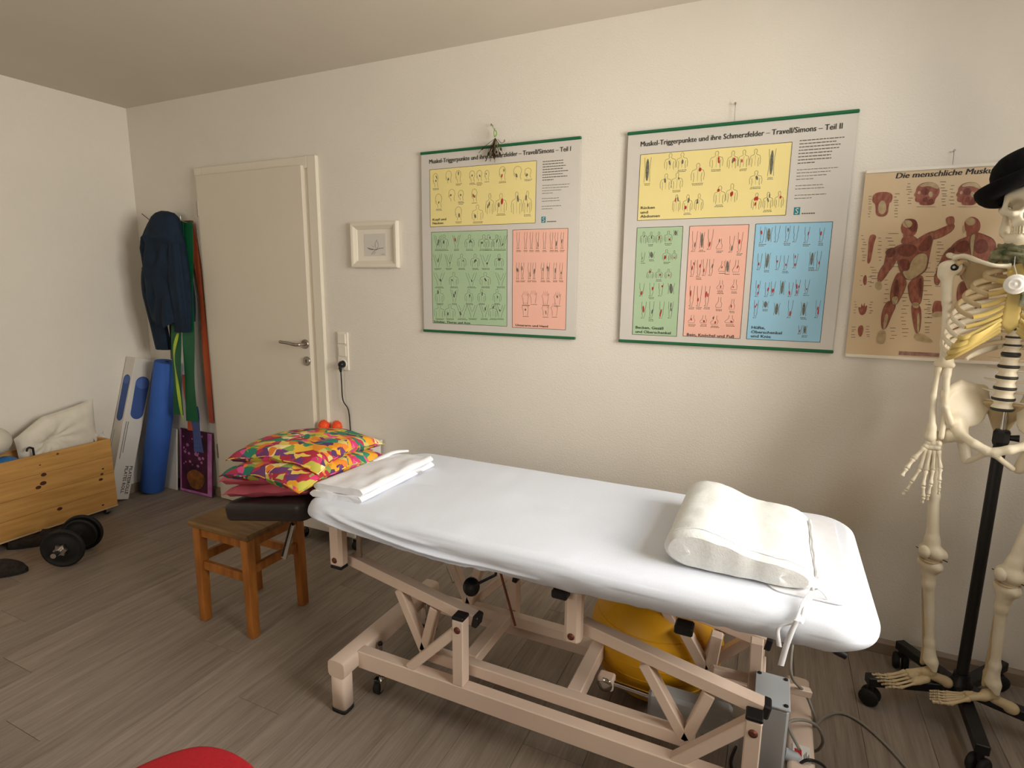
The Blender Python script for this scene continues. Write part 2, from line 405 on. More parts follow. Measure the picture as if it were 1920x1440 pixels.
# ---------------------------------------------------------------- treatment table
M['frame'] = mat('cream_powder_coat', '#dec7b5', 0.42, var=(5, 0.04))
M['vinyl'] = mat('dark_brown_vinyl', '#2b2320', 0.42, var=(30, 0.15), bump=(220, 0.15, 0.001))
M['greybox'] = mat('grey_enclosure', '#aeb2b4', 0.5, var=(6, 0.03))
M['cable'] = mat('grey_cable', '#8d877d', 0.55)
M['sticker'] = mat('white_sticker', '#e3dfd6', 0.5)
M['redprint'] = mat('red_print', '#b3262b', 0.5)
M['bolt'] = mat('rusty_bolt', '#7b4a3e', 0.5, 0.6)
BED_Y0, BED_Y1, BED_C = 1.345, 1.775, 1.56
bed = thing('treatment_table', 'long height adjustable treatment table with cream steel frame and dark head rest', 'treatment table', (-0.55, BED_C, 0))
def ypl(v, far):                       # mirror a near-side Y to the far side
    return 2 * BED_C - v if far else v
RT = 0.19
# base: cross tubes with legs, two rails
for cx in (-1.213, 0.152):
    t = MB()
    pr = []
    for k in range(16):
        a = 2 * PI * k / 16; c, s_ = math.cos(a), math.sin(a)
        pr.append((math.copysign(abs(c) ** .45, c) * 0.034, math.copysign(abs(s_) ** .45, s_) * 0.030))
    t.prism([(cx + u, 1.272, RT - 0.030 + w) for u, w in pr], (0, 0.576, 0), True)
    cb = t.build('cross_tube', 'frame', bed)
    for yy in (1.298, 1.822):
        l = MB().prism([(cx + u * .86, yy + w * .86, 0.012) for u, w in pr], (0, 0, RT - 0.04), True).build('leg', 'frame', bed)
        MB().prism([(cx + u * .9, yy + w * .9, 0.0) for u, w in pr], (0, 0, 0.014), True).build('foot_pad', 'rubber', l)
for far in (False, True):
    y0, y1 = sorted((ypl(1.345, far), ypl(1.385, far)))
    MB().cbox((-1.185, y0, RT - 0.062), (0.122, y1, RT), 0.003).build('base_rail', 'frame', bed)
def near(px, py, Y): return wy(px, py, Y)
def fbar(name, P, Q, w, Yf, dep, far, m='frame', ext=0.0, par=bed):
    """flat-lying tube whose front face runs from photo point P to Q in the plane Yf (near side), mirrored for the far side"""
    a = near(*P, Yf); b = near(*Q, Yf); d = (b - a).normalized() * ext; a -= d; b += d
    yc = ypl(Yf + dep / 2, far); a.y = yc; b.y = yc
    return MB().bar(a, b, w, dep, Vector((0, 1, 0)), 0.003).build(name, m, par), a, b
LV = 1.392
for far in (False, True):
    # posts on the base
    for (x0, x1, zt) in ((-0.816, -0.778, 0.408), (0.010, 0.048, 0.372)):
        y0, y1 = sorted((ypl(1.345, far), ypl(1.385, far)))
        p = MB().cbox((x0, y0, RT), (x1, y1, zt), 0.003).build('post', 'frame', bed)
        MB().cbox((x0 - .001, y0 - .001, zt), (x1 + .001, y1 + .001, zt + 0.012), 0.003).build('end_cap', 'black', p)
        yb = ypl(1.345, far); n = 1 if far else -1
        MB().lathe([(0.011, -.001), (0.011, 0.002), (0.006, 0.002), (0.006, 0.004)], ((x0 + x1) / 2, yb, zt - 0.030), (0, n, 0), 14).build('bolt', 'bolt', p)
    fbar('brace', (768, 1252), (847, 1190), 0.030, 1.347, 0.034, far, ext=0.01)
    fbar('brace', (1258, 1436), (1400, 1366), 0.030, 1.347, 0.034, far, ext=0.01)
    # levers with their triangular trusses
    for (P, Q, V1, V2, VB) in (((650, 1050), (890, 1168), (745, 1108), (812, 1142), (792, 1222)), ((1085, 1177), (1437, 1338), (1206, 1248), (1330, 1304), (1284, 1392))):
        lv, a, b = fbar('lift_arm', P, Q, 0.036, LV, 0.040, far)
        d = (b - a).normalized()
        MB().bar(b - d * 0.012, b + d * 0.008, 0.039, 0.043, Vector((0, 1, 0)), 0.004).build('end_cap', 'black', lv)
        fbar('truss_bar', V1, VB, 0.030, LV + .002, 0.034, far, par=lv); fbar('truss_bar', V2, VB, 0.030, LV + .002, 0.034, far, par=lv)
    fbar('push_bar', (795, 1228), (1286, 1392), 0.040, LV + 0.004, 0.036, far, ext=0.02)
    # hanging posts of the upper frame
    for (x0, x1, zb) in ((-1.292, -1.238, 0.472), (-0.462, -0.415, 0.437)):
        y0, y1 = sorted((ypl(1.345, far), ypl(1.388, far)))
        p = MB().cbox((x0, y0, zb), (x1, y1, 0.625), 0.010).build('hanger_post', 'frame', bed)
        if x0 < -1: MB().cbox((x0 + .003, y0 + .003, zb - 0.008), (x1 - .003, y1 - .003, zb + .002), 0.003).build('end_cap', 'black', p)
        yb = ypl(1.345, far); n = 1 if far else -1
        MB().lathe([(0.010, -.001), (0.010, 0.002), (0.005, 0.002), (0.005, 0.004)], ((x0 + x1) / 2, yb, zb + 0.026), (0, n, 0), 14).build('bolt', 'bolt', p)
    y0, y1 = sorted((ypl(1.350, far), ypl(1.385, far)))
    MB().cbox((-1.30, y0, 0.606), (0.16, y1, 0.636), 0.003).build('upper_rail', 'frame', bed)
    for px, py in ((1052, 1112), (1283, 1178)):
        c = near(px, py, 1.335); c.y = ypl(1.335, far)
        MB().cbox(c + Vector((-0.022, -0.02, -0.010)), c + Vector((0.022, 0.02, 0.014)), 0.004).build('clamp', 'black', bed)
for cx in (-1.275, -0.45, 0.13):
    MB().cbox((cx - 0.018, 1.386, 0.606), (cx + 0.018, 1.734, 0.634), 0.003).build('upper_cross_bar', 'frame', bed)
# struts under the foot end, motor cross tubes
for cx, za, zb in ((-0.452, 0.185, 0.235), (0.03, 0.30, 0.335), (-0.80, 0.20, 0.24)):
    MB().cbox((cx - 0.022, 1.43, za), (cx + 0.022, 1.69, zb), 0.003).build('torque_tube', 'frame', bed)
for P, Q, Y_ in (((1283, 1180), (1322, 1252), 1.66), ((1345, 1188), (1330, 1262), 1.66), ((1420, 1200), (1414, 1290), 1.60)):
    a = wy(*P, Y_); b = wy(*Q, Y_); MB().bar(a, b, 0.034, 0.034, Vector((0, 1, 0)), 0.003).build('foot_strut', 'frame', bed)
a = fz(1335, 1255, 0.30); b = fz(1520, 1300, 0.255)
MB().bar(a, b, 0.022, 0.022).build('motor_bracket', 'frame', bed)
# linear actuator
act = MB().lathe([(0.010, 0), (0.010, 0.16)], wy(1143, 1278, 1.58), (1, 0, -0.05), 16).build('actuator_rod', 'chrome', bed)
p = wy(1143, 1278, 1.58)
MB().cbox(p + Vector((-0.035, -0.02, -0.022)), p + Vector((0.015, 0.02, 0.022)), 0.005).build('actuator_fork', 'frame', bed)
MB().lathe([(0.024, 0), (0.024, 0.002), (0.010, 0.004)], p + Vector((-0.01, -0.02, 0)), (0, -1, 0), 14).build('actuator_pin', 'chrome', bed)
MB().cbox(p + Vector((0.125, -0.032, -0.060)), p + Vector((0.36, 0.032, 0.030)), 0.010).build('actuator_housing', 'greybox', bed)
# control enclosure
cbx = MB().cbox((0.028, 1.455, 0.135), (0.110, 1.585, 0.345), 0.006).build('control_box', 'greybox', bed)
MB().cbox((0.026, 1.453, 0.345), (0.112, 1.587, 0.352), 0.002).build('lid', 'greybox', cbx)
for u, w in ((0.036, 1.575), (0.102, 1.575), (0.102, 1.466), (0.036, 1.466)):
    MB().lathe([(0.0055, 0), (0.0055, 0.0025), (0.003, 0.003)], (u, w, 0.352), (0, 0, 1), 10).build('lid_screw', 'dark', cbx)
MB().lathe([(0.016, 0), (0.016, 0.03), (0.010, 0.04)], (0.112, 1.50, 0.19), (1, 0, -0.2), 12).build('cable_gland', 'greybox', cbx)
# label stickers on the foot cross tube
st = MB().box((0.132, 1.488, RT + .0002), (0.174, 1.548, RT + .0012)).build('type_plate', 'sticker', bed)
MB().box((0.136, 1.505, RT + .0012), (0.153, 1.530, RT + .0016)).build('print', 'redprint', st)
prn = MB()
for k in range(5): prn.box((0.157 + k * .003, 1.494, RT + .0012), (0.1584 + k * .003, 1.494 + .02 + .006 * (k % 3), RT + .0016))
prn.build('print', 'dark', st)
# castors with brake pedals at the head end
def castor(c, sgn):
    c = Vector(c); r = 0.026
    k = MB().lathe([(0.010, 0), (0.012, 0.004), (0.012, 0.05)], c + Vector((0, 0, 0.055)), (0, 0, 1), 12)
    k.box(c + Vector((-0.012, -0.028, 0.045)), c + Vector((0.012, 0.010, 0.055)))
    k.box(c + Vector((-0.016, -0.030, 0.018)), c + Vector((-0.012, 0.002, 0.055))).box(c + Vector((0.012, -0.030, 0.018)), c + Vector((0.016, 0.002, 0.055)))
    root = k.build('castor', 'chrome', bed)
    MB().lathe([(r * .8, -0.011), (r, -0.008), (r, 0.008), (r * .8, 0.011)], c + Vector((0, -0.018, r + .002)), (1, 0, 0), 18).build('wheel', 'rubber', root)
    l = MB().tube([c + Vector((0.0, 0, 0.085)), c + Vector((0.008, -0.012, 0.10)), c + Vector((-0.012, 0.01, 0.165))], 0.006, 8); l.build('brake_lever', 'steel', root)
    MB().ball(c + Vector((-0.013, 0.011, 0.168)), 0.009, 10, 6).build('lever_knob', 'black', root)
    MB().tube([c + Vector((-0.03, -0.005, 0.068)), c + Vector((0.04, -0.005, 0.078))], 0.008, 8).build('brake_pedal', 'black', root)
castor((-1.148, 1.425, 0), 1); castor((-1.148, 1.715, 0), -1)
# adjustment knob and release rod below the middle
kn = wy(884, 1100, 1.46)
mk = MB(); mk.lathe([(0.004, -0.008), (0.026, -0.006), (0.030, 0), (0.026, 0.006), (0.004, 0.008)], kn, (0.8, -0.5, 0.45), 18)
mk.build('clamp_knob', 'black', bed)
MB().tube([kn, kn + Vector((0.06, 0.05, 0.03)), kn + Vector((0.08, 0.06, 0.16))], 0.005, 8).build('clamp_rod', 'black', bed)
MB().tube([wy(938, 1072, 1.50), wy(966, 1173, 1.50)], 0.004, 8).build('release_rod', 'bolt', bed)
MB().tube([fz(838, 1062, 0.22), fz(850, 1092, 0.19)], 0.004, 8).build('far_brake_lever', 'steel', bed)
# head section, tilted down
hx0, hx1, hy0, hy1 = -1.742, -1.352, 1.300, 1.895
tl = Matrix.Translation((hx1, 0, 0.664)) @ Matrix.Rotation(math.radians(-10.5), 4, 'Y')
def tilt(p): return tl @ Vector((p[0] - hx1, p[1], p[2]))
hb = MB(); rows = []
def rrect(x0, x1, y0, y1, r, n=7):
    out = []
    for cx, cy, a0 in ((x1 - r, y1 - r, 0), (x0 + r, y1 - r, 90), (x0 + r, y0 + r, 180), (x1 - r, y0 + r, 270)):
        for k in range(n + 1):
            a = math.radians(a0 + 90 * k / n); out.append((cx + r * math.cos(a), cy + r * math.sin(a)))
    return out
def pad(mb, x0, x1, y0, y1, z0, z1, rc, re, tf=lambda p: Vector(p), crown=0.0):
    """upholstered slab: rounded outline, rounded edges"""
    prof = [(re * .8, z0), (re * .25, z0 + re * .2), (0, z0 + re * .7), (0, z1 - re)] + [(re * (1 - math.cos(t)), z1 - re + re * math.sin(t)) for t in (PI / 8, PI / 4, 3 * PI / 8, PI / 2)] + [(re + (min(x1 - x0, y1 - y0) / 2 - re) * k, z1 + crown * math.sin(k * PI / 2)) for k in (.25, .5, .75, .98)]
    P = []
    for ins, z in prof:
        r = max(rc - ins, 0.006)
        P.append([tf((x, y, z)) for x, y in rrect(x0 + ins, x1 - ins, y0 + ins, y1 - ins, r)])
    mb.grid(P, True, True)
    mb.add(P[0], [tuple(range(len(P[0]) - 1, -1, -1))]); mb.add(P[-1], [tuple(range(len(P[-1])))])
    return mb
hs = pad(MB(), hx0, hx1, hy0, hy1, -0.034, 0.034, 0.035, 0.022, tilt, 0.004).build('head_rest', 'vinyl', bed)
MB().cbox((hx0 + .06, hy0 + .09, -0.052), (hx1 + .05, hy0 + .12, -0.034), 0.003, tl @ Matrix.Translation((-hx1, 0, 0))).build('head_rail', 'frame', bed)
MB().cbox((hx0 + .06, hy1 - .12, -0.052), (hx1 + .05, hy1 - .09, -0.034), 0.003, tl @ Matrix.Translation((-hx1, 0, 0))).build('head_rail', 'frame', bed)
sa = wy(549, 982, 1.345); sb = wy(533, 1047, 1.345)
MB().bar(sa, sb, 0.020, 0.012, Vector((0, 1, 0)), 0.002).build('ratchet_strut', 'chrome', bed)
MB().bar(sa + Vector((-.003, -.007, .002)), sb + Vector((-.003, -.007, .01)), 0.006, 0.003, Vector((0, 1, 0)), 0.001).build('ratchet_slot', 'dark', bed)
MB().bar((-1.20, 1.395, 0.625), (-1.202, 1.395, 0.50), 0.018, 0.012, Vector((0, 1, 0)), 0.002).build('guide_bar', 'steel', bed)
# main mattress under the sheet
mt = pad(MB(), -1.300, 0.216, 1.296, 1.880, 0.655, 0.706, 0.085, 0.024).build('mattress', 'vinyl', bed)
for P, Q, R0 in (((1470, 1196), (1533, 1208), (1550, 1214)), ((1500, 1203), (1562, 1218), (1586, 1230))):
    a_, b_, c_ = wy(*P, 1.52), wy(*Q, 1.52), wy(*R0, 1.52)
    lv_ = MB().tube([a_, b_], .006, 8).build('release_lever', 'steel', bed); MB().tube([b_, b_.lerp(c_, .2), c_], [.007, .0095, .0095], 10).build('grip', 'black', lv_)
# ---- fitted sheet
def sheet_mat():
    m = mat('white_jersey_sheet', '#d9dde6', 0.85, var=(300, 0.025), bump=(420, 0.18, 0.001), spec=0.15)
    return m
M['sheet'] = sheet_mat()
def sheet_bottom(x, y):
    xs = (-1.4, -1.30, -1.15, -0.85, -0.53, 0.05, 0.2, 0.3); zs = (.668, .664, .646, .634, .628, .636, .642, .648)
    z = float(np.interp(x, xs, zs)); t = min(1, max(0, (y - 1.3) / .5)); return z * (1 - t) + 0.640 * t
sx0, sx1, sy0, sy1 = -1.338, 0.256, 1.254, 1.922
ol = []
NO = 30
base = rrect(sx0, sx1, sy0, sy1, 0.10, 14)
# resample the outline evenly
dense = []
for k in range(len(base)):
    a = Vector((*base[k], 0)); b = Vector((*base[(k + 1) % len(base)], 0)); n = max(1, int((b - a).length / 0.0075))
    dense += [a.lerp(b, t / n) for t in range(n)]
cenY = (sy0 + sy1) / 2
def shr(p, ins):
    q = Vector((min(max(p.x, sx0 + .30), sx1 - .30), cenY, 0)); d = p - q; L = d.length
    return p - d * (ins / L)
rows = []
prof_n = 26 + 21
for k in range(prof_n + 1):
    row = []
    kk = k; k = kk if kk <= 8 else (8 + (kk - 8) / 2.5 if kk <= 43 else 22 + (kk - 43)) 
    for p in dense:
        q = Vector((min(max(p.x, sx0 + .30), sx1 - .30), cenY, 0)); zb = sheet_bottom(p.x, p.y); zt = 0.719
        R = 0.040
        if k <= 8:                                 # flat top, from the middle outwards
            t = k / 8 * 0.999 if k else 0; ins_l = (p - q).length - R; pos = q + (p - q).normalized() * (ins_l * t); z = zt
        elif k <= 15:                              # rounded shoulder
            t = (k - 8) / 7 * PI / 2; pos = shr(p, R * (1 - math.sin(t))); z = zt - R * .85 * (1 - math.cos(t))
        elif k <= 22:                              # hanging side
            t = (k - 15) / 7; pos = shr(p, 0.034 * t * t); z = (zt - R * .85) * (1 - t) + zb * t
        else:                                      # hem tucked under
            t = (k - 22) / 4; pos = shr(p, 0.034 + 0.05 * t); z = zb - 0.004 * math.sin(t * PI) + 0.010 * t
        # folds
        nearm = max(0, min(1, (1.40 - p.y) / .10)); m1 = nearm * max(0, min(1, (p.x + 1.30) / .12)) * max(0, min(1, (-0.50 - p.x) / .35))
        side = max(0, min(1, (k - 10) / 5))
        if m1 > 0 and k > 8:
            sx = (p.x + 1.28) / .80; push = 0.0
            for h0, h1, am, x_a, x_b in ((.062, .020, .013, .02, .75), (.046, .030, .012, .25, 1.0), (.030, .010, .014, .0, .85), (.014, .022, .010, .35, 1.0), (.074, .050, .008, .12, .6)):
                if x_a < sx < x_b:
                    e = math.sin(PI * (sx - x_a) / (x_b - x_a)) ** .7; zr = zb + h0 + (h1 - h0) * sx - .010 * math.sin(PI * sx); push += am * e * math.exp(-((z - zr) / .0055) ** 2) - .5 * am * e * math.exp(-((z - zr + .010) / .006) ** 2)
            pos = pos + (p - q).normalized() * (push * max(.25, side)); z += push * .3 * (1 - side)
        if k > 20: z += 0.003 * vnoise(p.x * 40, p.y * 40)
        if k > 15: pos = pos + (p - q).normalized() * (0.003 * vnoise(p.x * 14 + 5, p.y * 14, z * 30))
        if k <= 12:
            tw = max(0, min(1, (-0.35 - pos.x) / .5))
            z += 0.0016 * vnoise(pos.x * 3.5, pos.y * 26, 1.7) * (1 + tw) + 0.0012 * fbm(pos.x * 9, pos.y * 9)
        row.append(Vector((pos.x, pos.y, z)))
    rows.append(row)
sh = MB().grid(rows, True, True)
sheet = sh.build('fitted_sheet', 'sheet')
tag(sheet, 'white fitted jersey sheet stretched over the treatment table', 'sheet')
# ---------------------------------------------------------------- things on and around the table
M['linen'] = mat('white_cotton', '#dfdfe2', 0.85, var=(40, 0.03), bump=(300, 0.2, 0.001), spec=0.15)
M['terry'] = mat('white_terry', '#dcdcd8', 0.95, var=(120, 0.05), bump=(260, 0.3, 0.0025), spec=0.1)
M['pink'] = mat('dusky_red_satin', '#c65d6c', 0.55, var=(12, 0.12), bump=(40, 0.25, 0.004))
M['pine'] = mat('honey_pine', '#b5722f', 0.45, var=(6, 0.2), col2='#8e5420', stretch=(5, 5, 1.2))
M['pineseat'] = mat('worn_stool_seat', '#8a6a3f', 0.5, var=(6, 0.2), col2='#6a4c2b', stretch=(1, 8, 1))
M['yellow'] = mat('yellow_vinyl', '#d49a12', 0.45, var=(3, 0.05))
M['orange'] = mat('orange_rubber', '#e8501f', 0.5, var=(20, 0.06))
M['red'] = mat('red_fabric', '#a50f1c', 0.75, var=(200, 0.12), bump=(400, 0.2, 0.001))
M['white_lam'] = mat('white_laminate', '#dcd6cc', 0.4, var=(3, 0.02))
def floral():
    m = bpy.data.materials.new('floral_print'); m.use_nodes = True; nt = m.node_tree; N = nt.nodes; L = nt.links
    b = N['Principled BSDF']; b.inputs['Roughness'].default_value = 0.8; b.inputs['Specular IOR Level'].default_value = 0.2
    tc = N.new('ShaderNodeTexCoord'); nz = N.new('ShaderNodeTexNoise'); nz.inputs['Scale'].default_value = 14; nz.inputs['Detail'].default_value = 2
    L.new(tc.outputs['Object'], nz.inputs['Vector'])
    sb = N.new('ShaderNodeVectorMath'); sb.operation = 'SUBTRACT'; sb.inputs[1].default_value = (.5, .5, .5); L.new(nz.outputs['Color'], sb.inputs[0])
    sc = N.new('ShaderNodeVectorMath'); sc.operation = 'SCALE'; sc.inputs['Scale'].default_value = 0.05; L.new(sb.outputs[0], sc.inputs[0])
    ad = N.new('ShaderNodeVectorMath'); ad.operation = 'ADD'; L.new(tc.outputs['Object'], ad.inputs[0]); L.new(sc.outputs[0], ad.inputs[1])
    mp = N.new('ShaderNodeMapping'); mp.inputs['Scale'].default_value = (1, 1.5, 1); mp.inputs['Rotation'].default_value = (0, 0, .6); L.new(ad.outputs[0], mp.inputs[0])
    def ramp(seed_scale, cols):
        v = N.new('ShaderNodeTexVoronoi'); v.inputs['Scale'].default_value = seed_scale; L.new(mp.outputs[0], v.inputs['Vector'])
        sp = N.new('ShaderNodeSeparateColor'); L.new(v.outputs['Color'], sp.inputs[0])
        r = N.new('ShaderNodeValToRGB'); r.color_ramp.interpolation = 'CONSTANT'; e = r.color_ramp.elements
        while len(e) < len(cols): e.new(0.5)
        for i, c in enumerate(cols): e[i].position = i / len(cols); e[i].color = lin(c)
        L.new(sp.outputs[0], r.inputs[0]); return r, sp
    r1, s1 = ramp(17, ['#a5313f', '#e2b13c', '#2f7a63', '#c93c69', '#6d3f6e', '#d98a2b', '#b9b04a', '#e8d79a', '#b8455a', '#3a8a6a', '#e0a030'])
    r2, s2 = ramp(34, ['#e3c25a', '#b23a55', '#31806a', '#e07f35', '#553a63', '#d9558a', '#c9b96b', '#7f9a4a'])
    gt = N.new('ShaderNodeMath'); gt.operation = 'GREATER_THAN'; gt.inputs[1].default_value = 0.55; L.new(s2.outputs[1], gt.inputs[0])
    mx = N.new('ShaderNodeMix'); mx.data_type = 'RGBA'; L.new(gt.outputs[0], mx.inputs[0]); L.new(r1.outputs[0], mx.inputs[6]); L.new(r2.outputs[0], mx.inputs[7])
    L.new(mx.outputs[2], b.inputs['Base Color'])
    return m
M['floral'] = floral()
# ---- contour pillow
pil = thing('contour_pillow', 'white terry contour neck pillow with two humps on the sheet', 'pillow', (-0.06, 1.565, 0.719))
pu = [(-.213, .768), (-.207, .792), (-.195, .806), (-.168, .8165), (-.128, .8175), (-.082, .806), (-.048, .790), (-.020, .783), (.006, .784), (.046, .780), (.078, .768), (.099, .748)]
pb = [(-.213, .755), (-.196, .735), (-.168, .7215), (-.1, .7205), (-.05, .7205), (0, .7205), (.05, .7205), (.085, .724), (.100, .738)]
loop = pu + pb[::-1]
def resample(pts, n):
    pts = [Vector((p[0], p[1], 0)) for p in pts]; pts.append(pts[0]); d = [0]
    for a, b in zip(pts, pts[1:]): d.append(d[-1] + (b - a).length)
    out = []
    for k in range(n):
        t = d[-1] * k / n; i = max(j for j in range(len(d)) if d[j] <= t); i = min(i, len(pts) - 2)
        out.append(pts[i].lerp(pts[i + 1], (t - d[i]) / max(1e-9, d[i + 1] - d[i])))
    return out
def smoothloop(p, it=2):
    for _ in range(it): p = [(p[k - 1] + p[k] * 2 + p[(k + 1) % len(p)]) / 4 for k in range(len(p))]
    return p
loop = [(-.213 + (x + .213) * 1.10, z) for x, z in loop]
lp = smoothloop(resample(loop, 72), 2); cx_ = sum(p.x for p in lp) / len(lp)
rows = []; ya, yb = 1.362, 1.775
for k in range(31):
    t = k / 30; y = ya + (yb - ya) * t; e = min(t, 1 - t) * (yb - ya); R = 0.013
    ins = 0 if e > R else R * (1 - math.sqrt(max(0, 1 - (1 - e / R) ** 2)))
    row = []
    for p in lp:
        sx = 1 - ins * 0.9 / .155; zc = 0.762; z = zc + (p.y - zc) * (1 - ins * .75 / .05)
        if p.y > .74: z += 0.0025 * fbm(p.x * 22, y * 22)
        z = max(z, .7205)
        row.append(Vector((cx_ + (p.x - cx_) * sx + 0.002 * vnoise(y * 9, p.y * 20), y + 0.0025 * vnoise(p.x * 30, 3), z)))
    rows.append(row)
mb = MB().grid(rows, True, True)
for end, sg in ((rows[0], -1), (rows[-1], 1)):
    capr = []
    for q in range(9):
        f_ = 1 - q / 8; row = []
        for p in end:
            mx_ = min(max(p.x, cx_ - .10), cx_ + .10); zm = float(np.interp(mx_, [-.19, -.11, -.02, .12], [.762, .767, .752, .746])); t_ = Vector((mx_, p.y, zm))
            w_ = t_.lerp(p, f_); w_.y = p.y + sg * .003 * (1 - f_ * f_); row.append(w_)
        capr.append(row)
    mb.grid(capr if sg > 0 else [r[::-1] for r in capr], True, True)
mb.build('cover', 'terry', pil)
seam = MB().tube([rows[2][k] + Vector((0, 0, .0012)) for k in range(4, 34)], 0.0014, 6); seam.build('seam', 'linen', pil)
rs = [Vector((0.131 + 0.0012 * math.sin(k * 1.1), ya + 0.03 + k * (yb - ya - .06) / 22, 0.752 + .0012 * math.sin(k * 1.7))) for k in range(23)]
MB().tube(rs, 0.0045, 7).build('ruffled_hem', 'linen', pil)
def ribbon(path, w, nm, ph=0.0):
    m = MB(); top = []
    for k, p in enumerate(path):
        a = ph * .3 + 0.35 * math.sin(k * .4 + ph); d = Vector((math.cos(a), math.sin(a) * .5, 0)) * w / 2
        top.append([p - d, p + d])
    th = Vector((0, 0.0008, 0))
    m.grid([[r[0] - th, r[1] - th, r[1] + th, r[0] + th] for r in top], True, True)
    m.build(nm, 'linen', pil)
def spl(pts, n=8):
    pts = [Vector(p) for p in pts]; out = []
    P = [pts[0]] + pts + [pts[-1]]
    for i in range(1, len(P) - 2):
        for k in range(n):
            t = k / n; a, b, c, d = P[i - 1], P[i], P[i + 1], P[i + 2]
            out.append(0.5 * ((2 * b) + (c - a) * t + (2 * a - 5 * b + 4 * c - d) * t * t + (3 * b - a - 3 * c + d) * t ** 3))
    out.append(pts[-1]); return out
k0 = Vector((0.122, 1.355, 0.738))
yr = sy0 - 0.014
ribbon(spl([k0, (0.112, 1.31, 0.733), (0.104, 1.275, 0.727), (0.096, 1.247, 0.712), wy(1494, 1165, yr), wy(1478, 1200, yr), wy(1464, 1248, yr)]), 0.012, 'tie_ribbon', 0.2)
ribbon(spl([k0, (0.106, 1.31, 0.733), (0.096, 1.275, 0.727), (0.086, 1.247, 0.712), wy(1460, 1178, yr), wy(1461, 1212, yr)]), 0.010, 'tie_ribbon', 1.1)
MB().tube(spl([k0, k0 + Vector((.01, -.004, .006)), k0 + Vector((.02, 0, -.002)), k0 + Vector((.03, -.003, -.014))]), 0.002, 6).build('tie_knot', 'linen', pil)
MB().ball(k0, 0.006, 10, 7).build('tie_knot', 'linen', pil)
# ---- thin cover sheet under the pillow
cv = MB(); rr = rrect(0.03, 0.200, 1.345, 1.868, 0.035, 6)
cv.prism([(x, y, 0.7195) for x, y in rr], (0, 0, 0.0028))
tag(cv.build('head_cover', 'linen'), 'thin flat white head cover lying under the contour pillow', 'cover')
# ---- folded sheet
fd = thing('folded_sheet', 'white sheet folded into a flat packet at the head end of the table', 'sheet', (-1.22, 1.53, 0.72))
def fold_slab(z0, z1, c, name):
    c = [Vector((*p, 0)) for p in c]; n = 26; rows = []; ht = z1 - z0
    for i in range(n + 1):
        t = i / n; A = c[0].lerp(c[3], t); B = c[1].lerp(c[2], t); prof = []
        for j in range(20):
            u = j / 19; p = A.lerp(B, u); e = min(u, 1 - u) * (B - A).length
            zz = z1 - (ht / 2 * (1 - math.sqrt(max(0, 1 - (1 - e / (ht / 2)) ** 2))) if e < ht / 2 else 0)
            zz += 0.003 * vnoise(p.x * 30 + 7, p.y * 12, z0 * 40) + 0.0025 * math.sin(p.y * 40 + p.x * 60) * u
            prof.append(Vector((p.x, p.y + .003 * vnoise(p.x * 30, z0 * 90), zz)))
        bot = [Vector((q.x, q.y, z0 + (0.35 * ht if k in (0, 19) else 0))) for k, q in enumerate(prof)][::-1]
        rows.append(prof + bot)
    m = MB().grid(rows, True, True); m.add(rows[0], [tuple(range(40))]); m.add(rows[-1], [tuple(range(39, -1, -1))])
    return m.build(name, 'linen', fd)
fold_slab(0.7205, 0.741, [(-1.330, 1.318), (-1.135, 1.338), (-1.128, 1.745), (-1.322, 1.69)], 'fold')
fold_slab(0.7415, 0.764, [(-1.324, 1.330), (-1.136, 1.342), (-1.132, 1.742), (-1.315, 1.70)], 'fold')
MB().tube(spl([(-1.30, 1.60, .758), (-1.28, 1.69, .772), (-1.25, 1.75, .768)]), [0.014 - .0004 * k for k in range(17)], 10, flat=.6).build('fold_corner', 'linen', fd)
# ---- cushions on the head rest
def cushion(name, label, group, C, ax, ay, thick, m, ex=.33, droop=0.0, pinch=0.06, n=26):
    """square cushion, ax/ay half edge vectors"""
    C = Vector(C); ax = Vector(ax); ay = Vector(ay); nz_ = ax.cross(ay).normalized()
    def pt(u, v, s):
        cu = u * (1 - pinch * (1 - v * v)); cv_ = v * (1 - pinch * (1 - u * u))
        h = ((1 - u * u) * (1 - v * v)); h = h ** ex
        p = C + ax * cu + ay * cv_ + nz_ * (s * thick / 2 * h)
        w = 0.004 * fbm(p.x * 16, p.y * 16, s * 3 + C.z * 50) * (h ** .3) + 0.003 * math.sin((u - v) * 9) * (1 - h)
        p += nz_ * w; p.z -= droop * (u * u * v * v) ** .8
        return p
    top = [[pt(-1 + 2 * i / n, -1 + 2 * j / n, 1) for j in range(n + 1)] for i in range(n + 1)]
    bot = [[pt(-1 + 2 * i / n, -1 + 2 * j / n, -1) for j in range(n + 1)][::-1] for i in range(n + 1)]
    mb = MB().grid(top).grid(bot)
    o = mb.build('cover', m)
    root = thing(name, label, 'cushion', (C.x, C.y, min(p.z for p in mb.v)), group)
    o.parent = root; o.location = Vector(o.location) - wloc(root)
    rim = [pt(-1 + 2 * i / n, -1, 0) for i in range(n)] + [pt(1, -1 + 2 * i / n, 0) for i in range(n)] + [pt(1 - 2 * i / n, 1, 0) for i in range(n)] + [pt(-1, 1 - 2 * i / n, 0) for i in range(n + 1)]
    MB().tube(rim, 0.0022, 6, cap=False).build('seam', m, root)
    return root
tx = (tl.to_3x3() @ Vector((1, 0, 0))); ty = Vector((0, 1, 0)); tn = tx.cross(ty)
def on_pad(x, y, h): return tilt((x, y, 0.040 + h))
def rotv(a, half): 
    c, s_ = math.cos(a), math.sin(a); return (tx * c + ty * s_) * half, (-tx * s_ + ty * c) * half
a1, b1 = rotv(0.04, 0.195); a2, b2 = rotv(-0.05, 0.195)
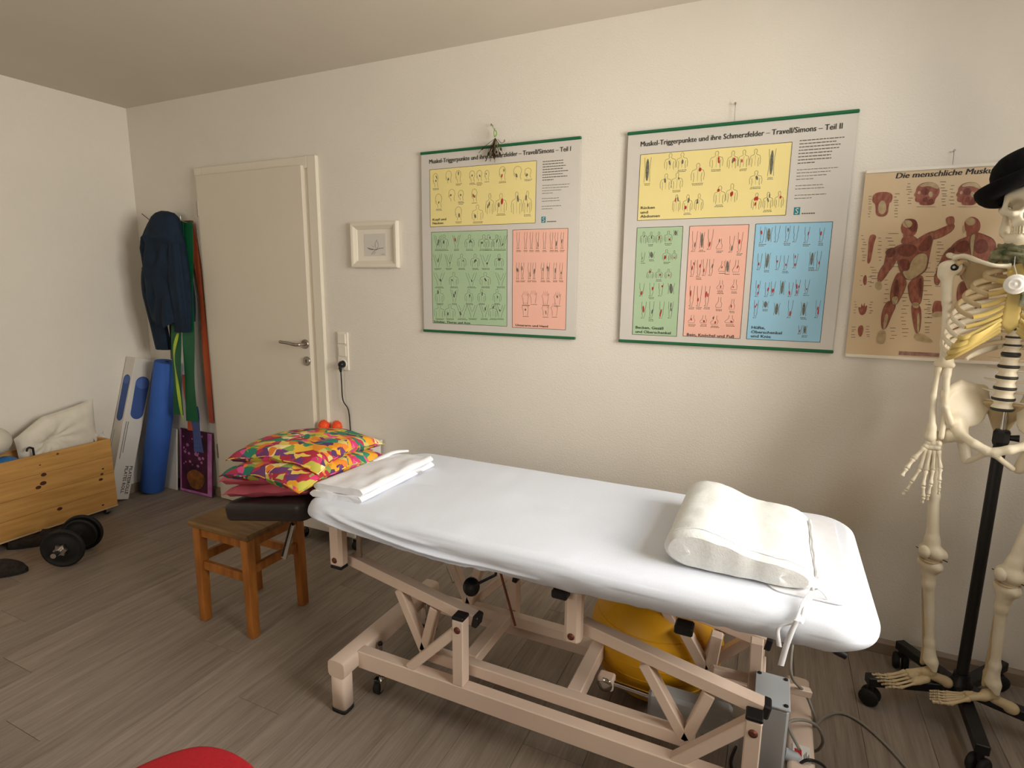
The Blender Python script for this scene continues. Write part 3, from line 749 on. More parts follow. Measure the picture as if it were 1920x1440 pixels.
cushion('pink_cushion', 'dusky red satin cushion lying lowest in the pile on the dark head rest', 'dusky red cushions', on_pad(-1.555, 1.52, 0.022), a1, b1, 0.050, 'pink', .14)
cushion('pink_cushion', 'dusky red satin cushion directly below the flowered cushions', 'dusky red cushions', on_pad(-1.568, 1.518, 0.066), a2, b2, 0.050, 'pink', .14)
a3 = Vector((0.20, -0.015, 0.010)); b3 = Vector((0.012, 0.215, -0.004)); 
cushion('floral_cushion', 'brightly flowered cushion squeezed second from the top of the pile', 'flowered cushions', (-1.50, 1.485, 0.766), a3, b3, 0.080, 'floral', .30, .022)
a4 = Vector((0.20, 0.012, 0.004)); b4 = Vector((-0.02, 0.20, -0.006))
cushion('floral_cushion', 'brightly flowered cushion on top of the pile', 'flowered cushions', (-1.535, 1.53, 0.812), a4, b4, 0.085, 'floral', .30, .028)
# ---- wooden stool
sx_, sy_ = -1.943, 1.580
stl = thing('wooden_stool', 'square honey coloured wooden stool below the dark head rest', 'stool', (sx_, sy_, 0))
LX, LY_ = 0.137, 0.128
MB().cbox((sx_ - .172, sy_ - .158, .418), (sx_ + .172, sy_ + .158, .442), 0.006).build('seat', 'pineseat', stl)
for ux in (-1, 1):
    for uy in (-1, 1):
        c = Vector((sx_ + ux * LX, sy_ + uy * LY_, 0)); t = 0.019
        m = MB(); q = [(-t, -t), (t, -t), (t, t), (-t, t)]
        lo_ = [Vector((c.x + ux * .004 + a * .92, c.y + uy * .004 + b * .92, 0)) for a, b in q]; hi_ = [Vector((c.x + a, c.y + b, .418)) for a, b in q]
        m.add(lo_ + hi_, [(3, 2, 1, 0), (4, 5, 6, 7)] + [(k, (k + 1) % 4, (k + 1) % 4 + 4, k + 4) for k in range(4)])
        bevel(m.build('leg', 'pine', stl), 0.003, 2)
for uy in (-1, 1):
    y = sy_ + uy * LY_
    MB().cbox((sx_ - LX + .018, y - .010, .375), (sx_ + LX - .018, y + .010, .418), 0.002).build('apron', 'pine', stl)
    MB().cbox((sx_ - LX + .018, y - .010, .232), (sx_ + LX - .018, y + .010, .268), 0.002).build('stretcher', 'pine', stl)
for ux in (-1, 1):
    x = sx_ + ux * LX
    MB().cbox((x - .010, sy_ - LY_ + .018, .375), (x + .010, sy_ + LY_ - .018, .418), 0.002).build('apron', 'pine', stl)
    MB().cbox((x - .010, sy_ - LY_ + .018, .262), (x + .010, sy_ + LY_ - .018, .298), 0.002).build('stretcher', 'pine', stl)
# ---- white cabinet on castors behind the head end
cb = thing('rolling_cabinet', 'small white cabinet on castors against the wall beside the door', 'cabinet', (-2.115, 2.31, 0))
bx = MB().cbox((-2.33, 2.20, .075), (-1.905, 2.418, .545), 0.002).build('body', 'white_lam', cb)
MB().cbox((-2.34, 2.185, .545), (-1.895, 2.422, .562), 0.002).build('top_board', 'white_lam', cb)
for z0, z1 in ((.085, .235), (.240, .390), (.395, .540)):
    d = MB().cbox((-2.326, 2.184, z0), (-1.909, 2.199, z1), 0.002).build('drawer', 'white_lam', cb)
    MB().tube([(-2.18, 2.184, z1 - .04), (-2.18, 2.165, z1 - .04), (-2.05, 2.165, z1 - .04), (-2.05, 2.184, z1 - .04)], 0.004, 8).build('handle', 'steel', d)
for ux in (-2.30, -1.935):
    for uy in (2.225, 2.395):
        k = MB().box((ux - .018, uy - .018, .066), (ux + .018, uy + .018, .075)).box((ux - .016, uy - .012, .028), (ux - .012, uy + .012, .066)).box((ux + .012, uy - .012, .028), (ux + .016, uy + .012, .066)).build('castor', 'chrome', cb)
        MB().lathe([(.024, -.011), (.027, -.007), (.027, .007), (.024, .011)], (ux, uy, .0272), (1, 0, 0), 16).build('wheel', 'rubber', k)
# ---- spiky massage balls
for (px, py), lb in (((608, 798), 'orange spiky massage ball nearer the door on the white cabinet'), ((633, 799), 'orange spiky massage ball nearer the black cable on the white cabinet')):
    r = 0.034; c = fz(px, py, .562 + r)
    bo = thing('massage_ball', lb, 'massage ball', (c.x, c.y, .562), 'orange massage balls')
    MB().ball(c, r * .93, 20, 12).build('body', 'orange', bo)
    sp = MB(); n = 110
    for k in range(n):
        z = 1 - 2 * (k + .5) / n; a = k * 2.39996; q = math.sqrt(1 - z * z); d = Vector((q * math.cos(a), q * math.sin(a), z))
        sp.lathe([(.0026, 0), (.0018, .0035), (.0006, .0048)], c + d * (r * .90), d, 5, cap=False)
    sp.build('spikes', 'orange', bo, kind='stuff')
# ---- yellow gymnastic ball under the table
r = 0.222; c = fz(1230, 1183, r)
gb = thing('gym_ball', 'yellow gymnastic ball on the floor behind the table frame', 'gym ball', (c.x, c.y, 0))
MB().ball(c, r, 40, 26).build('body', 'yellow', gb)
ring = MB()
for zz in (-.4, -.2, 0, .2, .4):
    q = math.sqrt(1 - zz * zz) * r; ring.tube([(c.x + q * math.cos(a), c.y + q * math.sin(a), c.z + zz * r) for a in [2 * PI * k / 40 for k in range(41)]], .0015, 5, cap=False)
ring.build('ribs', 'yellow', gb)
# ---- red swivel stool in the foreground
zs = 0.50; P0 = fz(375, 1385, zs); PLf = fz(245, 1440, zs); PRt = fz(490, 1440, zs)
bis = ((PLf - P0).normalized() + (PRt - P0).normalized()).normalized(); R_ = 0.185
cc = P0 + bis * R_
rst = thing('red_stool', 'red upholstered swivel stool in the foreground', 'stool', (cc.x, cc.y, 0))
ang0 = math.atan2(-bis.y, -bis.x)
rows = []
for ins, z in [(.03, zs - .075), (.006, zs - .068), (0, zs - .05), (0, zs - .03)] + [(.028 * (1 - math.cos(t)), zs - .030 + .028 * math.sin(t)) for t in (PI / 8, PI / 4, 3 * PI / 8, PI / 2)] + [(.08, zs + .001), (.13, zs + .002), (.18, zs + .002)]:
    row = []
    for k in range(72):
        a = 2 * PI * k / 72; ce, se = abs(math.cos(a)), abs(math.sin(a)); e = 1.72
        rr_ = R_ * (ce ** e + se ** e) ** (-1 / e)
        rr_ = max(rr_ - ins, .002); row.append(Vector((cc.x + rr_ * math.cos(a + ang0), cc.y + rr_ * math.sin(a + ang0), z)))
    rows.append(row)
m = MB().grid(rows, True, True); m.add(rows[0], [tuple(range(71, -1, -1))]); m.add(rows[-1], [tuple(range(72))])
m.build('seat', 'red', rst)
MB().lathe([(.06, zs - .09), (.06, zs - .075)], (cc.x, cc.y, 0), (0, 0, 1), 20).build('seat_plate', 'black', rst)
MB().lathe([(.025, .10), (.025, .28), (.014, .281), (.014, zs - .09)], (cc.x, cc.y, 0), (0, 0, 1), 20).build('gas_lift', 'chrome', rst)
for k in range(5):
    a = ang0 + .3 + 2 * PI * k / 5; d = Vector((math.cos(a), math.sin(a), 0)); c0 = Vector((cc.x, cc.y, 0))
    lg = MB().bar(c0 + d * .015 + Vector((0, 0, .105)), c0 + d * .27 + Vector((0, 0, .07)), .032, .024).build('base_arm', 'black', rst)
    MB().lathe([(.022, -.018), (.025, -.012), (.025, .012), (.022, .018)], c0 + d * .265 + Vector((0, 0, .0252)), d.cross(Vector((0, 0, 1))), 14).build('wheel', 'rubber', lg)
# ---- cables
def cable(name, label, pts, r, m):
    o = MB().tube(spl(pts, 10), r, 8).build(name, m); return tag(o, label, 'cable')
cable('hand_control_cable', 'grey cable looping over the foot end cross tube of the table', [(0.10, 1.70, .50), (0.118, 1.72, .43), fz(1483, 1262, .34), fz(1510, 1300, .25), fz(1526, 1340, .20), fz(1528, 1362, .10), fz(1545, 1345, .02), fz(1575, 1337, .006), fz(1610, 1352, .006), fz(1655, 1390, .006), fz(1700, 1440, .006), fz(1740, 1500, .006), fz(1760, 1560, .006)], 0.0042, 'cable')
cable('motor_cable', 'grey cable curving out of the grey control box to the floor', [(0.145, 1.50, .185 + .03), fz(1478, 1358, .23), fz(1505, 1350, .225), fz(1532, 1362, .19), fz(1543, 1388, .12), fz(1535, 1405, .06), fz(1522, 1410, .03), fz(1490, 1420, .012), fz(1440, 1430, .006)], 0.0042, 'cable')
cable('black_power_cable', 'black cable arching low at the foot end of the table', [fz(1380, 1400, .006), fz(1372, 1440, .006), fz(1420, 1500, .006), fz(1460, 1470, .06), fz(1490, 1440, .16), fz(1515, 1425, .205), fz(1545, 1437, .16), fz(1560, 1470, .05), fz(1575, 1500, .006)], 0.004, 'black')
# ---------------------------------------------------------------- lettering helper
def text_tris(s, bold=0.0, shear=0.0):
    cu = bpy.data.curves.new('lettering', 'FONT'); cu.body = s; cu.size = 1; cu.offset = bold; cu.shear = shear; cu.resolution_u = 2
    o = bpy.data.objects.new('lettering', cu); COL.objects.link(o); bpy.context.view_layer.update()
    me = bpy.data.meshes.new_from_object(o.evaluated_get(bpy.context.evaluated_depsgraph_get()))
    vs_ = [Vector(v.co) for v in me.vertices]; fs_ = [tuple(p.vertices) for p in me.polygons]
    bpy.data.objects.remove(o); bpy.data.meshes.remove(me); bpy.data.curves.remove(cu)
    return vs_, fs_
def put_text(mb, s, fn, x0, y0, width=None, height=None, bold=0.0, shear=0.0):
    """lettering starting at (x0,y0) in a 2-d frame; fn maps (x,y) to a point; width fits the whole line, height is the cap height"""
    v, f = text_tris(s, bold, shear)
    xa = min(p.x for p in v); xb = max(p.x for p in v)
    capv = 0.70
    sx = (width / (xb - xa)) if width else None; sy = (height / capv) if height else sx
    if sx is None: sx = sy
    mb.add([fn(x0 + (p.x - xa) * sx, y0 + p.y * sy) for p in v], f)
# ---------------------------------------------------------------- left corner
M['crate'] = mat('pine_panel', '#cf9c58', 0.5, var=(3, 0.2), col2='#b58443', stretch=(1, 1.2, 14))
M['crate_edge'] = mat('pale_edge', '#c9ab82', 0.6, var=(9, .1))
M['knot'] = mat('pine_knot', '#4a2412', 0.6, var=(60, .3))
M['beige'] = mat('ecru_cotton', '#dad2c2', 0.9, var=(20, 0.05), bump=(60, 0.3, 0.004))
M['plate'] = mat('black_iron', '#121110', 0.6, var=(40, .3))
M['felt'] = mat('dark_felt', '#2b221d', 0.95, var=(60, .4), bump=(150, .6, .003))
M['card'] = mat('white_cardboard', '#d6d0c6', 0.6, var=(5, .03))
M['bprint'] = mat('blue_print', '#3b5590', 0.6, var=(4, .08))
M['bprint2'] = mat('pale_blue_print', '#4d68a8', 0.6, var=(4, .08))
M['ink'] = mat('black_ink', '#2a2724', 0.6)
M['foam'] = mat('blue_foam', '#2f5aa8', 0.75, var=(8, .08), bump=(300, .3, .002))
M['navy'] = mat('navy_jacket_cloth', '#0c2033', 0.85, var=(12, .25), bump=(90, .3, .003))
M['gband'] = mat('green_latex', '#0d5a36', 0.5, var=(10, .08))
M['lband'] = mat('lime_latex', '#a3b83a', 0.5, var=(10, .08))
M['oband'] = mat('coral_latex', '#c8603c', 0.5, var=(10, .1))
M['bband'] = mat('blue_latex', '#4a5a93', 0.5, var=(10, .1))
M['wood_d'] = mat('dark_wood', '#5c3a22', 0.5, var=(10, .2))
M['balle'] = mat('cream_ball', '#cfc8b8', 0.5, var=(4, .05))
M['blueball'] = mat('blue_ball', '#2a6aa5', 0.4, var=(4, .06))
# ---- crate on castors
cX0, cX1, cY0, cY1, cZ0, cZ1 = -3.81, -3.57, 1.09, 1.980, 0.050, 0.464
ct = thing('wooden_crate', 'open pine crate on castors along the left wall', 'crate', ((cX0 + cX1) / 2, (cY0 + cY1) / 2, 0))
fp = MB().cbox((cX1 - .018, cY0, cZ0), (cX1, cY1, cZ1), 0.002).build('front_panel', 'crate', ct)
MB().cbox((cX0, cY0, cZ0), (cX0 + .018, cY1, cZ1), 0.002).build('back_panel', 'crate', ct)
for y in (cY0, cY1 - .018): MB().cbox((cX0 + .018, y, cZ0), (cX1 - .018, y + .018, cZ1), 0.002).build('end_panel', 'crate', ct)
MB().cbox((cX0 + .018, cY0 + .018, cZ0), (cX1 - .018, cY1 - .018, cZ0 + .016), 0.002).build('bottom', 'crate_edge', ct)
MB().cbox((cX0, cY0, cZ0 - .008), (cX1 + .002, cY1, cZ0), 0.001).build('bottom_trim', 'crate_edge', ct)
for k in range(1, 4):                                        # glue joints of the front panel
    z = cZ0 + (cZ1 - cZ0) * k / 4
    MB().box((cX1 - .0005, cY0 + .001, z - .0006), (cX1 + .0004, cY1 - .001, z + .0006)).build('glue_joint', 'knot', fp)
for px, py, a in ((82, 890, 6), (81, 906, 7), (72, 914, 6), (191, 889, 4), (189, 899, 5), (193, 879, 3), (112, 954, 6), (108, 851, 3), (193, 947, 3), (75, 872, 2)):
    c = wx(px, py, cX1)
    MB().prism([c + Vector((-.0004, math.cos(t) * a * .0023, math.sin(t) * a * .0016)) for t in [2 * PI * k / 12 for k in range(12)]], (.001, 0, 0)).build('knot', 'knot', fp)
for y in (cY0 + .05, cY1 - .05):
    for x in (cX0 + .04, cX1 - .03):
        k = MB().box((x - .016, y - .014, .036), (x + .016, y + .014, .0415)).box((x - .013, y - .010, .016), (x - .010, y + .010, .036)).box((x + .010, y - .010, .016), (x + .013, y + .010, .036)).build('castor', 'steel', ct)
        MB().lathe([(.013, -.009), (.0155, -.006), (.0155, .006), (.013, .009)], (x, y, .0158), (1, 0, 0), 14).build('wheel', 'rubber', k)
# ---- ecru pillow standing in the crate
n = 34; C = Vector((-3.70, 1.775, 0.515)); hu, hv = 0.208, 0.145
def ep(u, v, s):
    y = C.y + hu * u * (1 - .05 * (1 - v * v)); z = C.z + hv * v * (1 - .05 * (1 - u * u)) + 0.035 * u
    h = ((1 - u ** 4) * (1 - v ** 4)) ** .45
    cr = 0.0
    dx, dz = u + .25, v - .05; rr = math.hypot(dx, dz); th = math.atan2(dz, dx)
    cr = .014 * math.sin(th * 9 + 2 * rr) * math.exp(-rr * 2.2) * min(1, rr * 6) - .030 * math.exp(-(rr * 4.5) ** 2)
    bend = -.03 * max(0, -u - .25) ** 1.2
    return Vector((C.x + s * .052 * h + (cr * h if s > 0 else 0) + bend * 0, y, z - max(0, -u - .3) * .11))
top = [[ep(-1 + 2 * i / n, -1 + 2 * j / n, 1) for j in range(n + 1)] for i in range(n + 1)]
bot = [[ep(-1 + 2 * i / n, -1 + 2 * j / n, -1) for j in range(n + 1)][::-1] for i in range(n + 1)]
tag(MB().grid(top).grid(bot).build('creased_pillow', 'beige'), 'ecru pillow with deep creases stuffed upright into the pine crate', 'pillow')
c = wx(-12, 828, -3.70)
tag(MB().ball(c, .075, 28, 18).build('cream_ball', 'balle'), 'pale ball in the crate cut by the left picture edge', 'ball')
c = Vector((-3.66, 1.50, 0.405))
tag(MB().ball(c, .070, 24, 16).build('blue_ball', 'blueball'), 'blue ball low in the crate at the left picture edge', 'ball')
hk = wx(60, 846, cX1 - .05)
o = MB().tube(spl([(hk.x, hk.y + .006, cZ1 - .14), (hk.x, hk.y + .006, cZ1 + .02), (hk.x, hk.y + .002, cZ1 + .033), (hk.x, hk.y - .012, cZ1 + .040), (hk.x, hk.y - .022, cZ1 + .030), (hk.x, hk.y - .022, cZ1 + .022)], 6), .0055, 8).build('crook_handle', 'black')
tag(o, 'small black crook handle poking out of the pine crate', 'handle')
pp = MB()
q = wx(185, 818, -3.66)
P = [[Vector((q.x + .02 * math.sin(i * 1.3 + j), q.y - .03 + i * .014, q.z - .10 + j * .030 + (.012 * math.sin(i * 2.2) if j == 4 else 0))) for j in range(5)] for i in range(5)]
pp.grid(P, False).grid([[p - Vector((.002, 0, 0)) for p in r][::-1] for r in P], False)
tag(pp.build('crumpled_paper', 'card'), 'crumpled white paper at the far end of the pine crate', 'paper')
# ---- dumbbell
d0 = fz(118, 1028, .096); axd = Vector((-.60, .80, 0))
db = thing('dumbbell', 'black plate dumbbell with chrome bar on the floor before the crate', 'dumbbell', (d0.x, d0.y, 0))
MB().lathe([(.0125, -.085), (.0125, .29)], d0, axd, 14).build('bar', 'chrome', db)
for t in (0, .185):
    for off, rr in ((0, .096), (.022, .080)):
        s_ = off if t == 0 else -off
        MB().lathe([(.014, -.010), (rr * .55, -.010), (rr * .62, -.006), (rr * .86, -.006), (rr * .92, -.010), (rr, -.006), (rr, .006), (rr * .92, .010), (rr * .86, .006), (rr * .62, .006), (rr * .55, .010), (.014, .010)], d0 + axd * (t + s_), axd, 36).build('weight_plate', 'plate', db)
for t in (-.022, .207):
    st_ = MB(); a_, b_ = orth(axd); pts = []
    for k in range(12):
        r = .032 if k % 2 == 0 else .022; an = 2 * PI * k / 12; pts.append(d0 + axd * (t - .007) + (a_ * math.cos(an) + b_ * math.sin(an)) * r)
    st_.prism(pts, axd * .014).build('star_nut', 'steel', db)
# ---- slippers
def slipper(p, a, lb):
    p = Vector(p); c, s_ = math.cos(a), math.sin(a); U = Vector((c, s_, 0)); V = Vector((-s_, c, 0))
    root = thing('slipper', lb, 'slipper', p, 'dark slippers')
    outl = [(.13 * math.cos(t), .045 * math.sin(t) * (1 + .18 * math.cos(t))) for t in [2 * PI * k / 28 for k in range(28)]]
    MB().prism([p + U * x + V * y for x, y in outl], (0, 0, .014)).build('sole', 'rubber', root)
    rows = []
    for i in range(13):
        x = -.12 + .245 * i / 12; w = .043 * math.sqrt(max(.02, 1 - (x / .132) ** 2)) * (1 + .18 * x / .13); hgt = (.045 + .018 * (1 - abs(x - .03) / .16)) * (math.sqrt(max(.0, 1 - ((x - .03) / .0955) ** 2)) if x > .03 else 1)
        op = 1 if x < .02 else 0
        rows.append([p + U * x + V * (w * math.cos(t)) + Vector((0, 0, .013 + hgt * (math.sin(t) ** .7 if math.sin(t) > 0 else 0) * (.75 if op else 1) - (0.03 * op * max(0, math.sin(t) - .75) * 3))) for t in [PI * k / 14 for k in range(15)]])
    MB().grid(rows).build('upper', 'felt', root)
slipper(fz(-8, 1078, 0), .75, 'dark slipper at the left picture edge in front of the crate')
slipper(fz(68, 1018, 0) + Vector((.02, 0, 0)), 1.0, 'dark slipper between the crate and the dumbbell')
# ---- pilates roll box leaning on the back wall
sB = Vector((-3.775, 2.075, 0)); ang = math.atan2(0.262, 0.885)
bm = Matrix.Translation(sB + Vector((0, 0, math.sin(ang) * .062))) @ Matrix.Rotation(-ang, 4, 'X') @ Matrix.Rotation(0.0, 4, 'Z')
bw, bh = 0.048, 0.915; by_ = 0.062
pbx = thing('roll_box', 'tall white cardboard box with blue roller pictures leaning in the corner', 'box', sB)
MB().cbox((-bw, -by_, 0), (bw, by_, bh), 0.002, bm).build('carton', 'card', pbx)
fX = lambda y, z: bm @ Vector((bw + .0006, y, z)); fY = lambda x, z: bm @ Vector((x, -by_ - .0006, z))
def roll_pic(fn, w, z0, z1, m, m2):
    pts = [(w * math.cos(t), z1 - w + w * math.sin(t)) for t in [PI * k / 12 for k in range(13)]] + [(-w * .92 + (w * .92) * (1 - math.cos(t)) , z0 + w * .9 - w * .9 * math.sin(t)) for t in [PI * k / 12 for k in range(13)]]
    MB().poly([fn(*q) for q in pts]).build('roller_picture', m, pbx)
    MB().poly([fn(w * .97 * math.cos(t), z1 - w * .92 + w * .8 * math.sin(t) ) for t in [2 * PI * k / 24 for k in range(24)]]).v
    e = MB().poly([Vector(fn(w * .95 * math.cos(t), z1 - w + w * .78 * math.sin(t))) for t in [2 * PI * k / 24 for k in range(24)]])
    off = (fn(0, 0) - bm @ Vector((0, 0, 0))).normalized() * .0006
    e.v = [p + off for p in e.v]; e.build('roller_picture_end', m2, pbx)
roll_pic(lambda u, z: fX(u + .012, z), .045, .52, .80, 'bprint', 'bprint2')
roll_pic(lambda u, z: fY(u, z), .034, .50, .80, 'bprint', 'bprint2')
tb = MB()
put_text(tb, 'PILATESROLLE', lambda x, y: fX(.030 + y, .215 - x), 0, 0, height=.020, bold=.02)
put_text(tb, 'PILATES ROLL', lambda x, y: fX(.002 + y, .215 - x), 0, 0, height=.020, bold=.02)
for k, ln in enumerate((.20, .24)):
    for j in range(int(ln / .008)):
        a = .50 - j * .008; yy = -.034 - k * .013
        tb.poly([fX(yy, a), fX(yy + .005, a), fX(yy + .005, a - .0055), fX(yy, a - .0055)])
for j in range(14):
    a = .44 - j * .008; tb.poly([fY(-.03, a), fY(-.026, a), fY(-.026, a - .005), fY(-.03, a - .005)])
tb.build('lettering', 'ink', pbx, kind='stuff')
# ---- blue foam roller
ra, rb = Vector((-3.725, 2.287, .012)), Vector((-3.545, 2.358, .885)); rd = (rb - ra).normalized(); R = .072
rl = thing('foam_roller', 'long blue foam roller leaning in the corner beside the white box', 'foam roller', (ra.x, ra.y, 0))
L_ = (rb - ra).length
MB().lathe([(R - .006, 0), (R, .006), (R, L_ - .006), (R - .006, L_)], ra + Vector((0, 0, .002)), rd, 40).build('foam', 'foam', rl)
MB().lathe([(.012, 0), (.012, .0012)], rb + rd * .0025, rd, 16).build('core_hole', 'dark', rl)
# ---- hook board with hooks
hb_ = thing('hook_board', 'small wooden hook board on the wall above the jacket', 'coat hook', (-3.43, 2.425, 1.72))
MB().cbox((-3.56, 2.424, 1.715), (-3.29, 2.4395, 1.765), .003).build('board', 'wood_d', hb_)
for x in (-3.52, -3.44, -3.36, -3.31):
    MB().tube(spl([(x, 2.424, 1.75), (x, 2.39, 1.752), (x, 2.372, 1.765), (x, 2.37, 1.785)], 5), .004, 8).build('hook', 'steel', hb_)
tw = MB().tube(spl([wy(290, 425, 2.36), wy(282, 414, 2.36), wy(266, 401, 2.36)], 4), .0025, 6).build('bare_twig', 'wood_d'); tag(tw, 'thin dry twig sticking out beside the jacket hood', 'twig')
# ---- jacket
jk = thing('jacket', 'dark navy hooded jacket hanging in the corner beside the door', 'jacket', (-3.44, 2.34, .96))
zs_ = [1.815, 1.805, 1.78, 1.74, 1.68, 1.60, 1.50, 1.40, 1.30, 1.20, 1.14]
xl = [-3.43, -3.47, -3.515, -3.55, -3.575, -3.60, -3.61, -3.615, -3.615, -3.605, -3.60]
xr = [-3.40, -3.355, -3.325, -3.315, -3.305, -3.29, -3.272, -3.258, -3.25, -3.255, -3.262]
dp = [.015, .035, .05, .06, .065, .07, .075, .078, .078, .076, .074]
rows = []; NZ = 56; NA = 88
for k in range(NZ + 1):
    z = 1.815 - (1.815 - 1.14) * (k / NZ)
    f = lambda a: float(np.interp(-z, [-q for q in zs_], a)); a0, a1, dd = f(xl), f(xr), f(dp); row = []
    for j in range(NA):
        t = 2 * PI * j / NA; c, s_ = math.cos(t), math.sin(t)
        x = (a0 + a1) / 2 + (a1 - a0) / 2 * math.copysign(abs(c) ** .8, c)
        fo = .6 * abs(math.sin(x * 24 + 1.2 * math.sin(z * 6))) ** .6 + .35 * math.sin(x * 70 - z * 12) * abs(math.sin(z * 9)) + .8 * fbm(x * 9, z * 5, 2)
        amp = .026 * min(1, (1.815 - z) / .2)
        hood = .022 * math.exp(-((z - 1.655 + .08 * abs(x + 3.44)) / .022) ** 2) + (.012 if z > 1.655 else 0)
        y = 2.352 - dd * s_ - (fo * amp + hood) * max(0, s_)
        y = min(y, 2.425 if z < 1.70 else 2.40)
        zz = z + (0.02 * math.sin(x * 30) + .05 * (x + 3.30) * (1 if x > -3.45 else .3)) * max(0, (1.25 - z) / .11)
        row.append(Vector((x + .006 * fbm(z * 11, s_ * 3, 5), y, zz)))
    rows.append(row)
m = MB().grid(rows, True, True); m.add(rows[0], [tuple(range(NA))]); m.add(rows[-1], [tuple(range(NA - 1, -1, -1))])
m.build('body', 'navy', jk)
def drape(pts, r, fl, name, m_, par, nfold=7, amp=.12):
    pts = spl(pts, 8); rows = []
    for i, p in enumerate(pts):
        t = i / (len(pts) - 1); rad = float(np.interp(t, [k / (len(r) - 1) for k in range(len(r))], r))
        rows.append([p + Vector((math.cos(a) * rad * (1 + amp * math.sin(nfold * a + t * 5)), math.sin(a) * rad * fl * (1 + amp * math.cos(nfold * a)), 0)) for a in [2 * PI * k / 40 for k in range(40)]])
    m = MB().grid(rows, True, True); m.add(rows[0], [tuple(range(40))]); m.add(rows[-1], [tuple(range(39, -1, -1))])
    return m.build(name, m_, par)
drape([(-3.55, 2.335, 1.58), (-3.565, 2.315, 1.40), (-3.56, 2.325, 1.2), (-3.545, 2.345, .968)], [.045, .062, .070, .066, .062], .55, 'sleeve', 'navy', jk)
drape([(-3.33, 2.325, 1.62), (-3.305, 2.305, 1.4), (-3.305, 2.315, 1.2), (-3.325, 2.33, 1.09)], [.040, .056, .058, .060], .6, 'sleeve', 'navy', jk)
for z_, x_ in ((1.57, -3.617), (1.475, -3.622)):
    MB().tube([(x_, 2.33, z_ + .02), (x_ - .012, 2.325, z_), (x_, 2.33, z_ - .02)], [.006, .013, .006], 8).build('toggle', 'navy', jk)
# ---- exercise bands
def band(name, label, pts, w, m, th=.0016):
    pts = spl([Vector(p) for p in pts], 6); rows = []
    for i, p in enumerate(pts):
        wv = Vector((w / 2, .004 * math.sin(i * .6), 0)); rows.append([p - wv, p + wv, p + wv + Vector((0, -th, 0)), p - wv + Vector((0, -th, 0))])
    mb = MB().grid(rows, False, True); mb.add(rows[0], [(0, 1, 2, 3)]); mb.add(rows[-1], [(3, 2, 1, 0)])
    return tag(mb.build(name, m), label, 'exercise band', 'exercise bands hanging beside the jacket')
band('exercise_band', 'broad dark green exercise band hanging next to the lime strip, nearer the blue foam roller', [(-3.36, 2.395, 1.752), (-3.375, 2.36, 1.4), (-3.388, 2.335, 1.12), (-3.404, 2.318, .80), (-3.413, 2.312, .560)], .085, 'gband')
band('exercise_band', 'broad dark green exercise band hanging next to the lime strip, nearer the door', [(-3.31, 2.41, 1.752), (-3.292, 2.37, 1.4), (-3.290, 2.345, 1.12), (-3.300, 2.330, .8), (-3.306, 2.325, .525)], .100, 'gband')
band('exercise_band', 'narrow lime exercise band hanging in front of the green bands', [(-3.372, 2.330, 1.08), (-3.378, 2.296, .95), (-3.365, 2.292, .75), (-3.345, 2.290, .51)], .018, 'lband')
band('exercise_band', 'long coral exercise band hanging closest to the door casing', [(-3.30, 2.425, 1.752), (-3.262, 2.425, 1.4), (-3.25, 2.42, 1.0), (-3.252, 2.418, .50)], .050, 'oband')
band('exercise_band', 'short coral exercise band end below the green bands', [(-3.46, 2.415, .80), (-3.452, 2.412, .6), (-3.448, 2.410, .43)], .055, 'oband')
band('exercise_band', 'translucent blue exercise band hanging lowest of all the bands', [(-3.315, 2.350, .62), (-3.312, 2.352, .5), (-3.310, 2.354, .315)], .080, 'bband')
o = MB().tube([(-3.545, 2.395, .90), (-3.53, 2.405, 1.3), (-3.52, 2.415, 1.70)], .009, 8).build('wooden_stick', 'wood_d')
tag(o, 'brown wooden stick standing behind the foam roller and jacket', 'stick')
# ---- leaning boards
def lean_board(name, label, x0, x1, h, y0, y1, th, m, edge=None):
    a = math.atan2(y1 - y0, h); mt_ = Matrix.Translation((0, y0, 0)) @ Matrix.Rotation(-a, 4, 'X'); root = thing(name, label, 'board', ((x0 + x1) / 2, y0, 0))
    MB().cbox((x0, -th, th * math.sin(a) * 0), (x1, 0, h), .002, mt_).build('panel', m, root)
    return root, (lambda x, z: mt_ @ Vector((x, -th - .0006, z)))
M['pboard'] = mat('printed_board', '#5f2440', 0.5, var=(9, .5), col2='#2c1420')
M['violet'] = mat('violet_print', '#b05aa0', 0.5, var=(14, .3), col2='#c58ab8')
M['amber'] = mat('amber_print', '#a5622a', 0.5, var=(20, .4), col2='#4d3a1a')
wb, _ = lean_board('white_board', 'thin white board leaning behind the blue foam roller', -3.79, -3.60, .42, 2.385, 2.424, .008, 'card')
pb_, pf = lean_board('printed_panel', 'colourful printed panel with a violet border standing beside the door', -3.575, -3.262, .43, 2.395, 2.432, .010, 'pboard')
vb = MB()
for x0, x1, z0, z1 in ((-3.305, -3.264, .004, .426), (-3.575, -3.305, .004, .02), (-3.573, -3.560, .02, .426)): vb.poly([pf(x0, z0), pf(x1, z0), pf(x1, z1), pf(x0, z1)])
vb.build('violet_border', 'violet', pb_, kind='stuff')
MB().poly([pf(-3.42 + .085 * math.cos(t) * (1 + .1 * math.sin(3 * t)), .10 + .065 * math.sin(t)) for t in [2 * PI * k / 20 for k in range(20)]]).build('amber_motif', 'amber', pb_)
am = MB()
for k in range(26):
    x = random.uniform(-3.55, -3.32); z = random.uniform(.18, .41); r = random.uniform(.005, .016)
    q = pf(x, z); am.poly([q + Vector((r * math.cos(t), -.0003, r * .8 * math.sin(t))) for t in [2 * PI * j / 8 for j in range(8)]])
am.build('printed_dots', 'violet', pb_, kind='stuff')
